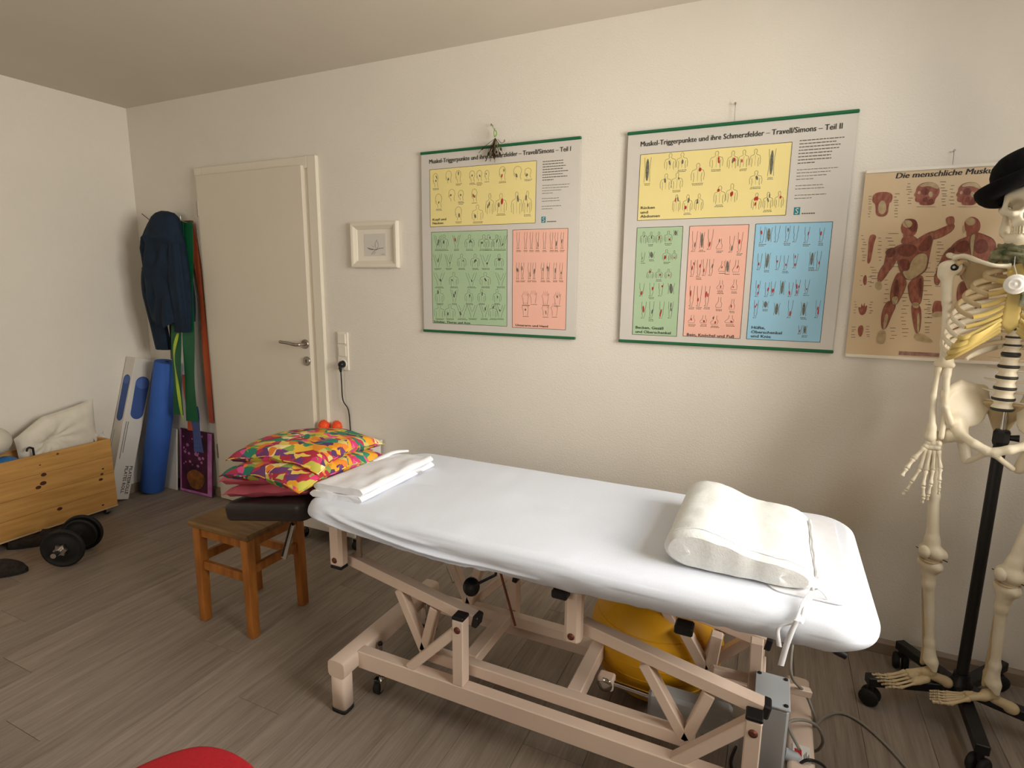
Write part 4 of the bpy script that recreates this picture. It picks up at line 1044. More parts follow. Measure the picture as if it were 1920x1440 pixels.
# ---------------------------------------------------------------- wall charts
M['paper'] = mat('chart_paper', '#cfc9c0', 0.35, var=(3, .02), spec=0.4)
M['paper_w'] = mat('chart_paper_warm', '#d0b794', 0.4, var=(5, .03))
M['rail'] = mat('green_rail', '#14603a', 0.45, var=(6, .05))
M['p_yel'] = mat('print_yellow', '#ead993', 0.4, var=(4, .02))
M['p_grn'] = mat('print_green', '#aac49e', 0.4, var=(4, .02))
M['p_sal'] = mat('print_salmon', '#eeb6a2', 0.4, var=(4, .02))
M['p_blu'] = mat('print_blue', '#97c6de', 0.4, var=(4, .02))
M['p_teal'] = mat('print_teal', '#1f7f86', 0.4, var=(4, .02))
M['pline'] = mat('print_line', '#5a5648', 0.5)
M['pdark'] = mat('print_dark', '#23231f', 0.5)
M['pgrey'] = mat('print_shade', '#66665a', 0.5, var=(200, .5))
M['pred'] = mat('print_red', '#b02a28', 0.5)
CH_Y = Y1 - 0.012
class Chart:
    """flat chart hanging at the wall; local frame x right, y up from the lower left corner, in metres"""
    def __init__(s, name, label, x0, x1, z0, z1, region, scale, paper, bulge=.006):
        s.x0, s.x1, s.z0, s.z1, s.rg, s.sc, s.b = x0, x1, z0, z1, region, scale, bulge
        s.W, s.H = x1 - x0, z1 - z0
        s.root = thing(name, label, 'wall chart', ((x0 + x1) / 2, Y1 - .002, z0))
        n = 12
        a = [[s.at(s.W * i / n, s.H * j / n, 0) for j in range(n + 1)] for i in range(n + 1)]
        mb = MB().grid(a, True); mb.grid([[p + Vector((0, .0012, 0)) for p in r][::-1] for r in a], True)
        for e in ([r[0] for r in a], [r[-1] for r in a][::-1], a[0][::-1], a[-1]): mb.grid([e, [p + Vector((0, .0012, 0)) for p in e]], False)
        mb.build('sheet', paper, s.root)
    def at(s, x, y, k=1):
        u, v = x / s.W * 2 - 1, y / s.H * 2 - 1
        return Vector((s.x0 + x, CH_Y - s.b * (1 - v * v) * (.6 + .4 * math.cos(u * 2)) - .00045 * k, s.z0 + y))
    def zp(s, zx, zy):
        p = wy(s.rg[0] + zx / s.sc, s.rg[1] + zy / s.sc, CH_Y); return p.x - s.x0, p.z - s.z0
    def rect(s, mb, x0, y0, x1, y1, k=1, n=6):
        mb.grid([[s.at(x0 + (x1 - x0) * i / n, y0 + (y1 - y0) * j / n, k) for j in range(n + 1)] for i in range(n + 1)], False)
    def panel(s, name, za, zb, m, label=None):
        """panel from zoom corners (upper left, lower right)"""
        xa, yb = s.zp(*za); xb, ya = s.zp(*zb); mb = MB(); s.rect(mb, xa, ya, xb, yb, 1)
        p = mb.build(name, m, s.root, label)
        l = MB()
        for q in (((xa, ya), (xb, ya)), ((xb, ya), (xb, yb)), ((xb, yb), (xa, yb)), ((xa, yb), (xa, ya))):
            l.line([s.at(q[0][0] + (q[1][0] - q[0][0]) * t / 6, q[0][1] + (q[1][1] - q[0][1]) * t / 6, 2) for t in range(7)], .0016)
        l.build('border', 'pdark', p, kind='stuff')
        return p
    def text(s, mb, string, za, zb=None, h=None, bold=.0, shear=0, k=3):
        x, y = s.zp(*za); w = (s.zp(*zb)[0] - x) if zb else None
        put_text(mb, string, lambda a, b: s.at(a, b, k), x, y, w, h, bold, shear)
class Fig:
    """small line figures on a panel"""
    def __init__(s, ch): s.ch = ch; s.l = MB(); s.d = MB(); s.r = MB(); s.t = MB()
    def P(s, c, w, h, u, v, k): return s.ch.at(c[0] + u * w, c[1] + v * h, k)
    def stroke(s, c, w, h, pts, lw=.0011): s.l.line([s.P(c, w, h, u, v, 2) for u, v in pts], lw)
    def blob(s, mb, c, w, h, u, v, ru, rv, rot=0, k=3):
        pts = []
        for i in range(10):
            t = 2 * PI * i / 10; a, b = ru * math.cos(t), rv * math.sin(t); pts.append(s.P(c, w, h, u + a * math.cos(rot) - b * math.sin(rot), v + a * math.sin(rot) + b * math.cos(rot), k))
        mb.poly(pts)
    def cap(s, c, n=1, w=.03):
        for i in range(n):
            ww = w * random.uniform(.7, 1.0); y = c[1] - i * .0052
            x = c[0] - ww / 2
            while x < c[0] + ww / 2:
                e = x + random.uniform(.003, .007); s.t.poly([s.ch.at(x, y, 2), s.ch.at(e, y, 2), s.ch.at(e, y + .0021, 2), s.ch.at(x, y + .0021, 2)]); x = e + .0014
    def fig(s, kind, z, w, h, red=0, dark=0, cap=0):
        c = s.ch.zp(*z); w = w / s.ch.sc * s.mpp(z); h = h / s.ch.sc * s.mpp(z); R = random.uniform
        ar = lambda cx, cy, rx, ry, a0, a1, n=10: [(cx + rx * math.cos(math.radians(a0 + (a1 - a0) * i / n)), cy + ry * math.sin(math.radians(a0 + (a1 - a0) * i / n))) for i in range(n + 1)]
        if kind == 'torso':
            s.stroke(c, w, h, ar(0, .38, .13, .13, -60, 240)); s.stroke(c, w, h, [(-.08, .26), (-.12, .2), (-.4, .12), (-.48, -.1), (-.44, -.4)]); s.stroke(c, w, h, [(.08, .26), (.12, .2), (.4, .12), (.48, -.1), (.44, -.4)])
            s.stroke(c, w, h, [(-.3, .0), (-.26, -.25), (-.3, -.5)]); s.stroke(c, w, h, [(.3, .0), (.26, -.25), (.3, -.5)]); s.stroke(c, w, h, [(0, .15), (0, -.45)], .0006)
        elif kind == 'leg':
            s.stroke(c, w, h, [(-.3, .5), (-.28, .1), (-.18, -.05), (-.22, -.25), (-.12, -.42), (-.35, -.5)]); s.stroke(c, w, h, [(.3, .5), (.24, .1), (.18, -.05), (.2, -.25), (.08, -.42), (.1, -.5), (-.35, -.5)])
        elif kind == 'arm':
            s.stroke(c, w, h, [(-.2, .5), (-.3, .2), (-.16, -.1), (-.14, -.3), (-.22, -.5)]); s.stroke(c, w, h, [(.25, .5), (.24, .2), (.16, -.1), (.1, -.3), (.2, -.5)]); s.stroke(c, w, h, [(-.22, -.5), (0, -.42), (.2, -.5)])
        elif kind == 'head':
            s.stroke(c, w, h, ar(0, .15, .36, .34, -40, 230)); s.stroke(c, w, h, [(-.3, .0), (-.36, -.08), (-.28, -.2), (-.12, -.26), (-.1, -.5)]); s.stroke(c, w, h, [(.28, -.08), (.24, -.3), (.34, -.5)])
        elif kind == 'vee':
            s.stroke(c, w, h, [(-.5, .5), (-.38, .2), (-.2, -.2), (-.12, -.5)]); s.stroke(c, w, h, [(.5, .5), (.38, .2), (.2, -.2), (.12, -.5)]); s.stroke(c, w, h, [(-.28, .45), (-.1, .05), (0, -.1), (.1, .05), (.28, .45)])
        elif kind == 'foot':
            s.stroke(c, w, h, [(-.1, .5), (-.12, .1), (-.45, -.3), (-.4, -.45), (.3, -.45), (.36, -.1), (.2, .1), (.2, .5)])
        elif kind == 'hand':
            s.stroke(c, w, h, [(-.25, -.5), (-.3, -.1), (-.45, .1), (-.3, .2), (-.22, .45), (-.1, .15), (-.02, .5), (.06, .15), (.18, .45), (.2, .1), (.36, .3), (.3, -.1), (.22, -.5)])
        elif kind == 'muscle':
            s.blob(s.d, c, w, h, 0, 0, .22, .46, R(-.2, .2)); s.stroke(c, w, h, [(-.45, .5), (-.3, 0), (-.4, -.5)]); s.stroke(c, w, h, [(.45, .5), (.3, 0), (.4, -.5)])
        for i in range(dark): s.blob(s.d, c, w, h, R(-.18, .18), R(-.25, .3), R(.05, .09), R(.08, .17), R(-.6, .6))
        for i in range(red): s.blob(s.r, c, w, h, R(-.18, .18), R(-.3, .3), R(.06, .11), R(.08, .18), R(-.5, .5))
        if cap: s.cap((c[0], c[1] - h * .5 - .007), cap, max(.02, w * .8))
    def mpp(s, z):
        a = s.ch.zp(z[0], z[1]); b = s.ch.zp(z[0] + s.ch.sc, z[1]); d = s.ch.zp(z[0], z[1] + s.ch.sc); return (abs(b[0] - a[0]) + abs(d[1] - a[1])) / 2
    def build(s, par):
        for mb, nm, m in ((s.l, 'line_drawings', 'pline'), (s.d, 'shaded_muscles', 'pgrey'), (s.r, 'red_pain_marks', 'pred'), (s.t, 'small_print', 'pline')):
            if mb.v: mb.build(nm, m, par, kind='stuff')
def chart_common(c, title, za, zb, bars_z):
    for z, nm in ((c.z1, 'top_rail'), (c.z0, 'bottom_rail')):
        MB().cbox((c.x0 - .004, CH_Y - .006, z - .0062), (c.x1 + .004, CH_Y + .006, z + .0062), .003).build(nm, 'rail', c.root)
    t = MB(); c.text(t, title, za, zb, h=.0195, bold=0); c.text(t, title, (za[0] + 1.2, za[1]), (zb[0] + 1.2, zb[1]), h=.0195, bold=0, k=3.2); t.build('title', 'pdark', c.root, kind='stuff')
    # paragraph of small print
    t = MB(); (x0, y0) = c.zp(*bars_z[0]); (x1, y1) = c.zp(*bars_z[1])
    n = 19
    for i in range(n):
        if i in (8, 13, 16): continue
        y = y0 + (y1 - y0) * i / (n - 1); hh = .0032 if i < 8 else .0020; xe = x0 + (x1 - x0) * random.uniform(.72, 1.0) * (1 if i < 11 else .75); x = x0
        if i in (7, 12, 18): xe = x0 + (x1 - x0) * .4
        while x < xe:
            e = min(xe, x + random.uniform(.006, .016)); t.poly([c.at(x, y, 1), c.at(e, y, 1), c.at(e, y + hh, 1), c.at(x, y + hh, 1)]); x = e + .0018
    t.build('small_print', 'pline', c.root, kind='stuff')
def logo(c, za, zb):
    xa, yb = c.zp(*za); xb, ya = c.zp(*zb); m = MB(); c.rect(m, xa, ya, xb, yb, 1, 2); o = m.build('publisher_mark', 'p_teal', c.root)
    s_ = MB(); w, h = xb - xa, yb - ya
    s_.line([c.at(xa + w * u, ya + h * v, 2) for u, v in ((.75, .78), (.5, .86), (.3, .7), (.5, .52), (.7, .35), (.5, .15), (.22, .22))], .003); s_.build('letter_shape', 'paper', o)
    t = MB(); x = xb + .006
    while x < xb + .05: t.poly([c.at(x, ya + .002, 1), c.at(x + .006, ya + .002, 1), c.at(x + .006, ya + .006, 1), c.at(x, ya + .006, 1)]); x += .0075
    t.build('publisher_name', 'pline', c.root, kind='stuff')
def caps(c, par, items, h):
    t = MB()
    for s_, z, xe in items: c.text(t, s_, z, (xe, z[1]), h, .012)
    t.build('caption', 'pdark', par, kind='stuff')
def nail(name, label, px, py, px2, py2, Yd=.012):
    a = wy(px, py, Y1 - .003); b = wy(px2, py2, CH_Y)
    o = thing(name, label, 'nail', (a.x, Y1, a.z))
    MB().lathe([(.0014, 0), (.0014, .012), (.004, .012), (.004, .014)], (a.x, Y1, a.z), (0, -1, .15), 10).build('pin', 'steel', o)
    MB().tube([a + Vector((0, -.008, 0)), b], .0007, 5).build('thread', 'pline', o)
# ---- chart I
c1 = Chart('trigger_point_chart', 'wall chart with green rails and three coloured panels, below the dried herbs', -1.619, -0.818, 1.168, 2.016, (780, 220), 3.3485, 'paper')
chart_common(c1, 'Muskel-Triggerpunkte und ihre Schmerzfelder – Travell/Simons – Teil I', (85, 292), (972, 224), ((797, 282), (966, 570)))
py = c1.panel('yellow_panel', (88, 330), (752, 664), 'p_yel'); pg = c1.panel('green_panel', (100, 722), (572, 1312), 'p_grn'); ps = c1.panel('salmon_panel', (612, 708), (940, 1334), 'p_sal')
t_ = c1.zp(797, 282)
logo(c1, (790, 625), (816, 662))
caps(c1, py, [('Kopf und', (108, 650), 193), ('Nacken', (108, 673), 175)], .0105)
caps(c1, pg, [('Schulter, Thorax und Arm', (114, 1288), 342)], .0100); caps(c1, ps, [('Unterarm und Hand', (627, 1310), 830)], .0100)
f = Fig(c1)
for k, z, w, h, r, d, cp in (('head', (125, 395), 50, 80, 0, 2, 2), ('head', (207, 375), 55, 70, 0, 1, 0), ('head', (268, 372), 50, 70, 0, 1, 2), ('head', (355, 370), 50, 65, 0, 1, 2), ('head', (400, 368), 50, 65, 0, 1, 3), ('head', (448, 365), 40, 60, 0, 1, 1), ('head', (545, 352), 60, 80, 1, 1, 2), ('head', (640, 350), 75, 80, 0, 1, 0), ('head', (705, 350), 60, 60, 0, 2, 2),
                            ('head', (145, 525), 60, 80, 0, 1, 2), ('head', (228, 490), 60, 70, 0, 1, 0), ('head', (285, 490), 50, 60, 0, 1, 3), ('head', (370, 490), 50, 75, 1, 1, 1), ('torso', (467, 545), 60, 120, 0, 2, 0), ('torso', (537, 540), 80, 110, 1, 1, 2), ('torso', (635, 540), 75, 130, 0, 1, 0), ('torso', (702, 535), 60, 130, 0, 2, 2), ('head', (270, 605), 60, 80, 0, 1, 2), ('torso', (390, 600), 80, 90, 0, 1, 2)): f.fig(k, z, w, h, r, d, cp)
f.build(py)
f = Fig(c1)
for y, lst in ((780, ((140, 3, 0), (180, 2, 0), (258, 0, 1), (340, 2, 0), (430, 1, 0), (460, 1, 0), (510, 1, 0), (548, 1, 0))), (900, ((138, 1, 0), (208, 1, 0), (290, 1, 0), (375, 2, 0), (440, 1, 0), (525, 2, 0))), (1015, ((148, 1, 0), (240, 1, 0), (350, 1, 0), (438, 1, 0), (535, 0, 0))), (1120, ((150, 1, 0), (243, 2, 0), (335, 2, 0), (415, 1, 0), (512, 1, 0))), (1215, ((148, 0, 0), (215, 1, 0), (290, 1, 0), (355, 0, 0), (430, 1, 0), (485, 1, 0), (530, 1, 0)))):
    for x, d, r in lst: f.fig(random.choice(('vee', 'torso', 'vee')), (x, y), random.randint(52, 76), 76, r, d, 2)
f.build(pg)
f = Fig(c1)
for y, xs in ((775, (645, 692, 728, 765, 810, 853, 884, 920)), (965, (642, 672, 715, 745, 797, 833, 875, 913))):
    for x in xs: f.fig('arm', (x, y), 34, 100, 0, random.choice((0, 1, 1, 2)), 2)
for x, y in ((690, 1130), (740, 1125), (690, 1200), (815, 1130), (890, 1135), (815, 1205), (872, 1205)): f.fig('hand', (x, y), 56, 80, 0, random.choice((0, 1)), 1)
f.build(ps)
# ---- chart II
c2 = Chart('trigger_point_chart', 'large wall chart with green rails and four coloured panels including a blue one', -0.614, 0.195, 1.168, 2.012, (1150, 180), 2.8796, 'paper')
chart_common(c2, 'Muskel-Triggerpunkte und ihre Schmerzfelder – Travell/Simons – Teil II', (148, 274), (1235, 182), ((1006, 245), (1215, 545)))
py = c2.panel('yellow_panel', (148, 318), (930, 644), 'p_yel'); pg = c2.panel('green_panel', (130, 712), (342, 1298), 'p_grn'); ps = c2.panel('salmon_panel', (414, 704), (684, 1310), 'p_sal'); pb2 = c2.panel('blue_panel', (770, 692), (1116, 1330), 'p_blu')
logo(c2, (976, 602), (1006, 642))
caps(c2, py, [('Rücken', (149, 612), 225), ('und', (148, 636), 188), ('Abdomen', (147, 658), 252)], .0105)
caps(c2, pg, [('Becken, Gesäß', (121, 1255), 272), ('und Oberschenkel', (120, 1278), 311)], .0110); caps(c2, ps, [('Bein, Knöchel und Fuß', (397, 1294), 653)], .0110)
caps(c2, pb2, [('Hüfte,', (746, 1256), 820), ('Oberschenkel', (744, 1280), 910), ('und Knie', (742, 1302), 850)], .0110)
f = Fig(c2)
for k, z, w, h, r, d, cp in (('muscle', (185, 400), 40, 130, 0, 0, 2), ('torso', (308, 355), 65, 85, 0, 1, 0), ('torso', (372, 350), 65, 85, 0, 1, 2), ('torso', (285, 465), 65, 85, 0, 1, 0), ('torso', (345, 460), 65, 85, 0, 1, 2), ('torso', (457, 415), 75, 100, 1, 0, 2), ('torso', (558, 345), 75, 90, 2, 0, 2), ('torso', (645, 345), 60, 95, 1, 1, 0), ('torso', (705, 340), 60, 95, 1, 0, 2), ('torso', (767, 335), 60, 95, 0, 0, 0), ('muscle', (855, 360), 40, 150, 0, 0, 2), ('torso', (770, 445), 70, 80, 0, 1, 2), ('torso', (575, 535), 65, 95, 1, 0, 2), ('torso', (640, 525), 65, 100, 2, 0, 0), ('torso', (342, 580), 45, 90, 1, 1, 0), ('torso', (402, 580), 55, 90, 1, 1, 2), ('torso', (463, 575), 50, 90, 0, 2, 0), ('torso', (773, 570), 55, 90, 3, 0, 0), ('torso', (835, 565), 55, 90, 0, 2, 2), ('torso', (895, 560), 50, 90, 1, 0, 0)): f.fig(k, z, w, h, r, d, cp)
f.build(py)
f = Fig(c2)
for k, z, w, h, r, d, cp in (('torso', (165, 765), 40, 60, 0, 1, 0), ('torso', (205, 765), 40, 60, 0, 1, 2), ('torso', (247, 765), 38, 60, 1, 1, 0), ('torso', (298, 760), 45, 60, 1, 0, 2), ('muscle', (338, 740), 26, 30, 0, 0, 0), ('leg', (162, 870), 30, 50, 0, 1, 1), ('muscle', (208, 858), 36, 36, 0, 0, 2), ('torso', (288, 860), 45, 60, 2, 0, 2), ('torso', (330, 860), 30, 50, 1, 0, 0), ('torso', (200, 960), 40, 50, 1, 0, 0), ('torso', (247, 960), 40, 50, 1, 0, 2), ('torso', (298, 960), 40, 50, 1, 0, 0), ('leg', (155, 1045), 40, 70, 1, 0, 0), ('leg', (208, 1045), 40, 70, 1, 0, 2), ('leg', (258, 1045), 40, 70, 1, 0, 0), ('muscle', (313, 1040), 40, 60, 0, 0, 0), ('leg', (165, 1155), 40, 90, 2, 0, 0), ('leg', (207, 1155), 40, 90, 0, 2, 2), ('leg', (262, 1155), 40, 90, 2, 0, 0), ('leg', (310, 1155), 40, 90, 0, 2, 0)): f.fig(k, z, w, h, r, d, cp)
f.build(pg)
f = Fig(c2)
for k, z, w, h, r, d, cp in (('leg', (440, 785), 45, 110, 0, 1, 0), ('muscle', (480, 780), 26, 90, 0, 0, 2), ('leg', (525, 775), 45, 110, 1, 0, 0), ('foot', (575, 800), 40, 60, 0, 1, 2), ('leg', (640, 800), 40, 90, 0, 1, 0), ('leg', (685, 790), 40, 110, 1, 0, 2), ('leg', (430, 930), 36, 90, 2, 0, 0), ('leg', (464, 930), 36, 90, 1, 0, 2), ('leg', (496, 925), 36, 90, 1, 0, 0), ('leg', (530, 925), 36, 90, 0, 1, 0), ('foot', (590, 920), 45, 60, 1, 0, 1), ('muscle', (618, 920), 26, 70, 0, 0, 1), ('foot', (665, 920), 45, 70, 1, 0, 1), ('leg', (425, 1080), 40, 110, 1, 0, 2), ('leg', (465, 1080), 40, 110, 1, 0, 2), ('leg', (508, 1080), 40, 110, 2, 0, 2), ('foot', (580, 1020), 45, 50, 1, 0, 3), ('foot', (655, 1020), 40, 60, 1, 0, 2), ('foot', (572, 1115), 40, 60, 0, 0, 2), ('foot', (643, 1125), 36, 60, 1, 0, 2), ('foot', (425, 1205), 45, 45, 1, 0, 2), ('foot', (488, 1205), 45, 45, 1, 0, 2), ('foot', (548, 1210), 50, 50, 1, 1, 2), ('foot', (630, 1205), 60, 45, 1, 0, 2)): f.fig(k, z, w, h, r, d, cp)
f.build(ps)
f = Fig(c2)
for k, z, w, h, r, d, cp in (('leg', (805, 750), 40, 90, 1, 0, 2), ('muscle', (840, 750), 36, 80, 0, 0, 0), ('leg', (885, 745), 40, 90, 0, 0, 0), ('leg', (940, 745), 40, 90, 0, 1, 2), ('leg', (985, 745), 40, 90, 0, 0, 0), ('leg', (1045, 750), 40, 90, 1, 0, 2), ('leg', (1125, 750), 40, 80, 1, 0, 2), ('leg', (790, 895), 36, 90, 1, 0, 0), ('muscle', (832, 890), 30, 90, 0, 0, 2), ('leg', (890, 900), 36, 80, 1, 0, 0), ('leg', (932, 900), 36, 80, 1, 0, 2), ('leg', (983, 890), 36, 80, 2, 0, 0), ('muscle', (1072, 880), 30, 80, 0, 0, 3), ('leg', (1108, 890), 36, 110, 1, 0, 0), ('leg', (780, 1040), 36, 90, 2, 0, 0), ('leg', (830, 1045), 36, 80, 1, 0, 0), ('leg', (862, 1040), 36, 80, 2, 0, 0), ('muscle', (912, 1035), 26, 80, 0, 0, 0), ('leg', (958, 1045), 36, 80, 1, 0, 0), ('leg', (995, 1035), 36, 90, 3, 0, 0), ('leg', (1045, 1030), 36, 80, 1, 0, 1), ('leg', (770, 1150), 36, 100, 2, 0, 0), ('muscle', (822, 1125), 36, 40, 0, 0, 2), ('muscle', (882, 1150), 34, 70, 0, 0, 0), ('leg', (955, 1150), 40, 100, 1, 0, 0), ('muscle', (1028, 1150), 34, 80, 0, 0, 2), ('leg', (1103, 1150), 36, 100, 2, 0, 0), ('leg', (1008, 1262), 30, 50, 1, 0, 0), ('muscle', (1034, 1262), 20, 50, 0, 0, 2)): f.fig(k, z, w, h, r, d, cp)
f.build(pb2)
nail('chart_nail', 'small nail with a thread above the chart with the blue panel', 1379, 196, 1377, 229)
# ---- anatomy chart
M['muscle'] = mat('print_muscle', '#7d3c2f', 0.45, var=(60, .3), col2='#a0664f', stretch=(1.5, 1, .6))
M['muscle_d'] = mat('print_muscle_dark', '#5e2a21', 0.45, var=(70, .3), col2='#7f4434', stretch=(1.5, 1, .6))
M['tendon'] = mat('print_tendon', '#a08a66', 0.45, var=(60, .15), col2='#b9a27c')
M['violetm'] = mat('print_muscle_violet', '#7a5550', 0.45, var=(60, .3), col2='#a88378')
c3 = Chart('anatomy_chart', 'cream anatomical chart of standing muscle figures behind the skeleton', 0.238, 0.765, 1.158, 1.806, (1540, 240), 2.7684, 'paper_w', .004)
for z, nm in ((c3.z1, 'top_rail'), (c3.z0, 'bottom_rail')):
    MB().cbox((c3.x0, CH_Y - .004, z - .006), (c3.x1, CH_Y + .004, z + .006), .002).build(nm, 'white_pl', c3.root)
t = MB(); xa = c3.zp(386, 264); [put_text(t, 'Die menschliche Muskulatur', lambda a, b: c3.at(a + q_, b, 2 + q_ * 100), xa[0], xa[1] + .001, .322, .0185, 0.0, .16) for q_ in (-.0009, 0, .0009)]
t.build('title', 'ink', c3.root, kind='stuff')
def zpoly(mb, pts, k): mb.poly([c3.at(*c3.zp(*q), k) for q in pts])
def zell(mb, cx, cy, rx, ry, k, n=16): zpoly(mb, [(cx + rx * math.cos(2 * PI * i / n), cy + ry * math.sin(2 * PI * i / n)) for i in range(n)], k)
def sm(pts, it=2):
    for _ in range(it):
        o = []
        for i in range(len(pts)):
            a, b = pts[i], pts[(i + 1) % len(pts)]; o += [(a[0] * .75 + b[0] * .25, a[1] * .75 + b[1] * .25), (a[0] * .25 + b[0] * .75, a[1] * .25 + b[1] * .75)]
        pts = o
    return pts
def zsm(mb, pts, k): zpoly(mb, sm(pts), k)
FRONT = dict(
    muscle=[[(350, 640), (400, 605), (470, 595), (540, 548), (592, 530), (578, 582), (562, 650), (548, 730), (528, 755), (440, 800), (402, 742), (392, 680)],
            [(345, 622), (398, 640), (385, 700), (352, 745), (322, 760), (322, 705)], [(340, 690), (365, 715), (340, 765), (305, 805), (286, 790), (300, 735)],
            [(555, 545), (600, 530), (655, 505), (692, 498), (686, 530), (640, 560), (590, 580), (562, 578)], [(640, 470), (668, 458), (688, 462), (688, 505), (655, 512)],
            [(400, 735), (445, 795), (432, 840), (412, 880), (385, 925), (352, 902), (362, 815)], [(445, 800), (528, 750), (527, 840), (514, 925), (464, 915), (450, 860)],
            [(352, 890), (392, 915), (362, 975), (338, 1040), (312, 1050), (308, 985), (322, 925)], [(464, 905), (514, 918), (518, 985), (510, 1060), (488, 1070), (470, 985)],
            [(425, 555), (488, 560), (505, 600), (405, 608)]],
    dark=[[(385, 625), (440, 600), (490, 610), (497, 640), (455, 672), (400, 660)], [(500, 615), (565, 545), (575, 590), (555, 640), (510, 640)], [(395, 680), (455, 680), (455, 740), (415, 735)],
          [(370, 820), (395, 770), (405, 860), (380, 905)], [(500, 790), (522, 770), (520, 860), (505, 890)], [(325, 640), (375, 615), (390, 650), (350, 680)], [(420, 480), (460, 470), (495, 480), (500, 530), (470, 545)]],
    tendon=[[(460, 695), (500, 650), (553, 652), (545, 722), (522, 752), (448, 800), (412, 742), (455, 742)], [(300, 1050), (335, 1048), (332, 1115), (305, 1124), (284, 1110), (288, 1078)], [(482, 1070), (520, 1062), (582, 1104), (570, 1118), (480, 1102)],
            [(292, 795), (310, 795), (316, 832), (298, 843), (278, 828), (280, 805)], [(360, 880), (395, 870), (398, 905), (372, 925)], [(468, 905), (505, 905), (505, 935), (475, 935)], [(330, 960), (350, 970), (330, 1045), (318, 1045)], [(495, 960), (508, 960), (508, 1060), (495, 1065)]])
BACK = dict(
    muscle=[[(640, 660), (690, 590), (760, 562), (800, 540), (840, 552), (900, 578), (908, 640), (880, 660), (860, 760), (850, 800), (720, 800), (715, 720), (690, 640)], [(640, 640), (680, 610), (680, 680), (620, 760), (585, 770), (610, 700)], [(585, 750), (620, 765), (612, 805), (600, 820), (582, 805)],
            [(710, 790), (780, 800), (775, 900), (735, 915), (695, 905)], [(790, 800), (860, 790), (870, 900), (830, 915), (795, 900)], [(695, 900), (735, 912), (722, 1000), (700, 1060), (682, 1060), (685, 980)], [(795, 900), (835, 915), (835, 1000), (825, 1060), (800, 1060), (795, 980)],
            [(870, 600), (912, 640), (930, 720), (950, 800), (930, 810), (900, 740)]],
    dark=[[(690, 600), (760, 575), (770, 640), (700, 650)], [(640, 650), (690, 610), (690, 650), (650, 690)], [(790, 590), (850, 570), (870, 640), (800, 660)], [(715, 800), (770, 805), (760, 860), (720, 860)], [(800, 805), (855, 800), (850, 860), (805, 860)]],
    tendon=[[(770, 560), (800, 545), (790, 600), (780, 700), (770, 620)], [(682, 1055), (705, 1055), (700, 1110), (660, 1112)], [(800, 1055), (826, 1055), (850, 1108), (806, 1112)], [(740, 740), (830, 740), (785, 800)], [(730, 510), (742, 500), (745, 545), (733, 550)]])
for fg, nm, hd in ((FRONT, 'front_figure', (455, 520)), (BACK, 'back_figure', (782, 508))):
    a = MB()
    for p in fg['muscle']: zsm(a, p, 2)
    zell(a, hd[0], hd[1], 43, 47, 2); zell(a, hd[0] - 4, hd[1] + 38, 28, 34, 2)
    base_o = a.build(nm, 'muscle', c3.root, kind='stuff')
    a = MB(); [zsm(a, p, 3) for p in fg['dark']]; a.build('dark_muscles', 'muscle_d', base_o, kind='stuff')
    a = MB(); [zsm(a, p, 4) for p in fg['tendon']]; zell(a, hd[0] - 10, hd[1] - 22, 26, 20, 4); a.build('tendons', 'tendon', base_o, kind='stuff')
    a = MB()
    for p in fg['muscle'] + fg['dark'] + fg['tendon'][:1]: q = sm(p); a.line([c3.at(*c3.zp(*w), 5) for w in q + q[:1]], .0009)
    a.build('contours', 'pline', base_o, kind='stuff')
sf = MB(); sd = MB(); stn = MB()
zsm(sf, [(268, 345), (300, 332), (345, 332), (372, 345), (365, 385), (350, 390), (345, 460), (280, 462), (282, 395), (262, 385)], 2); zsm(stn, [(300, 380), (330, 375), (340, 430), (312, 455), (290, 430)], 4)
for hx in (0, 218):
    zsm(sf, [(q[0] + hx, q[1]) for q in ((508, 402), (510, 386), (488, 384), (484, 368), (490, 360), (478, 348), (490, 332), (492, 312), (512, 290), (548, 280), (590, 284), (614, 310), (612, 345), (590, 368), (584, 402))], 2)
    zsm(stn, [(q[0] + hx, q[1]) for q in ((505, 300), (545, 282), (592, 286), (612, 312), (598, 318), (560, 300), (520, 308))], 4); zell(stn, 566 + hx, 345, 11, 15, 4)
    zsm(sd, [(q[0] + hx, q[1]) for q in ((515, 320), (545, 308), (562, 330), (545, 352), (520, 345))], 3); zsm(sd, [(q[0] + hx, q[1]) for q in ((530, 360), (552, 356), (550, 388), (522, 384))], 3); zsm(stn, [(q[0] + hx, q[1]) for q in ((498, 332), (512, 326), (514, 342), (500, 346))], 4); zsm(sd, [(q[0] + hx, q[1]) for q in ((556, 370), (580, 365), (578, 400), (540, 400))], 3)
    stn.poly([c3.at(*c3.zp(*q), 2) for q in ((492 + hx, 408), (492 + hx, 411), (594 + hx, 411), (594 + hx, 408))])
zsm(sf, [(245, 565), (265, 550), (288, 560), (275, 590), (265, 640), (255, 700), (235, 708), (242, 640)], 2); zsm(sf, [(222, 765), (235, 762), (235, 812), (220, 818), (215, 790)], 2)
zsm(sf, [(195, 960), (190, 925), (205, 935), (208, 905), (215, 930), (225, 900), (225, 930), (240, 915), (232, 960), (210, 975)], 2); zsm(sf, [(190, 1030), (215, 1020), (220, 1050), (205, 1090), (188, 1070)], 2)
zsm(sf, [(580, 900), (600, 895), (628, 900), (630, 960), (570, 975)], 2); zsm(stn, [(575, 955), (630, 950), (628, 978), (572, 982)], 4)
sf.build('detail_figures', 'muscle', c3.root, kind='stuff'); sd.build('detail_dark', 'muscle_d', c3.root, kind='stuff'); stn.build('detail_tendons', 'tendon', c3.root, kind='stuff')
lb = MB()
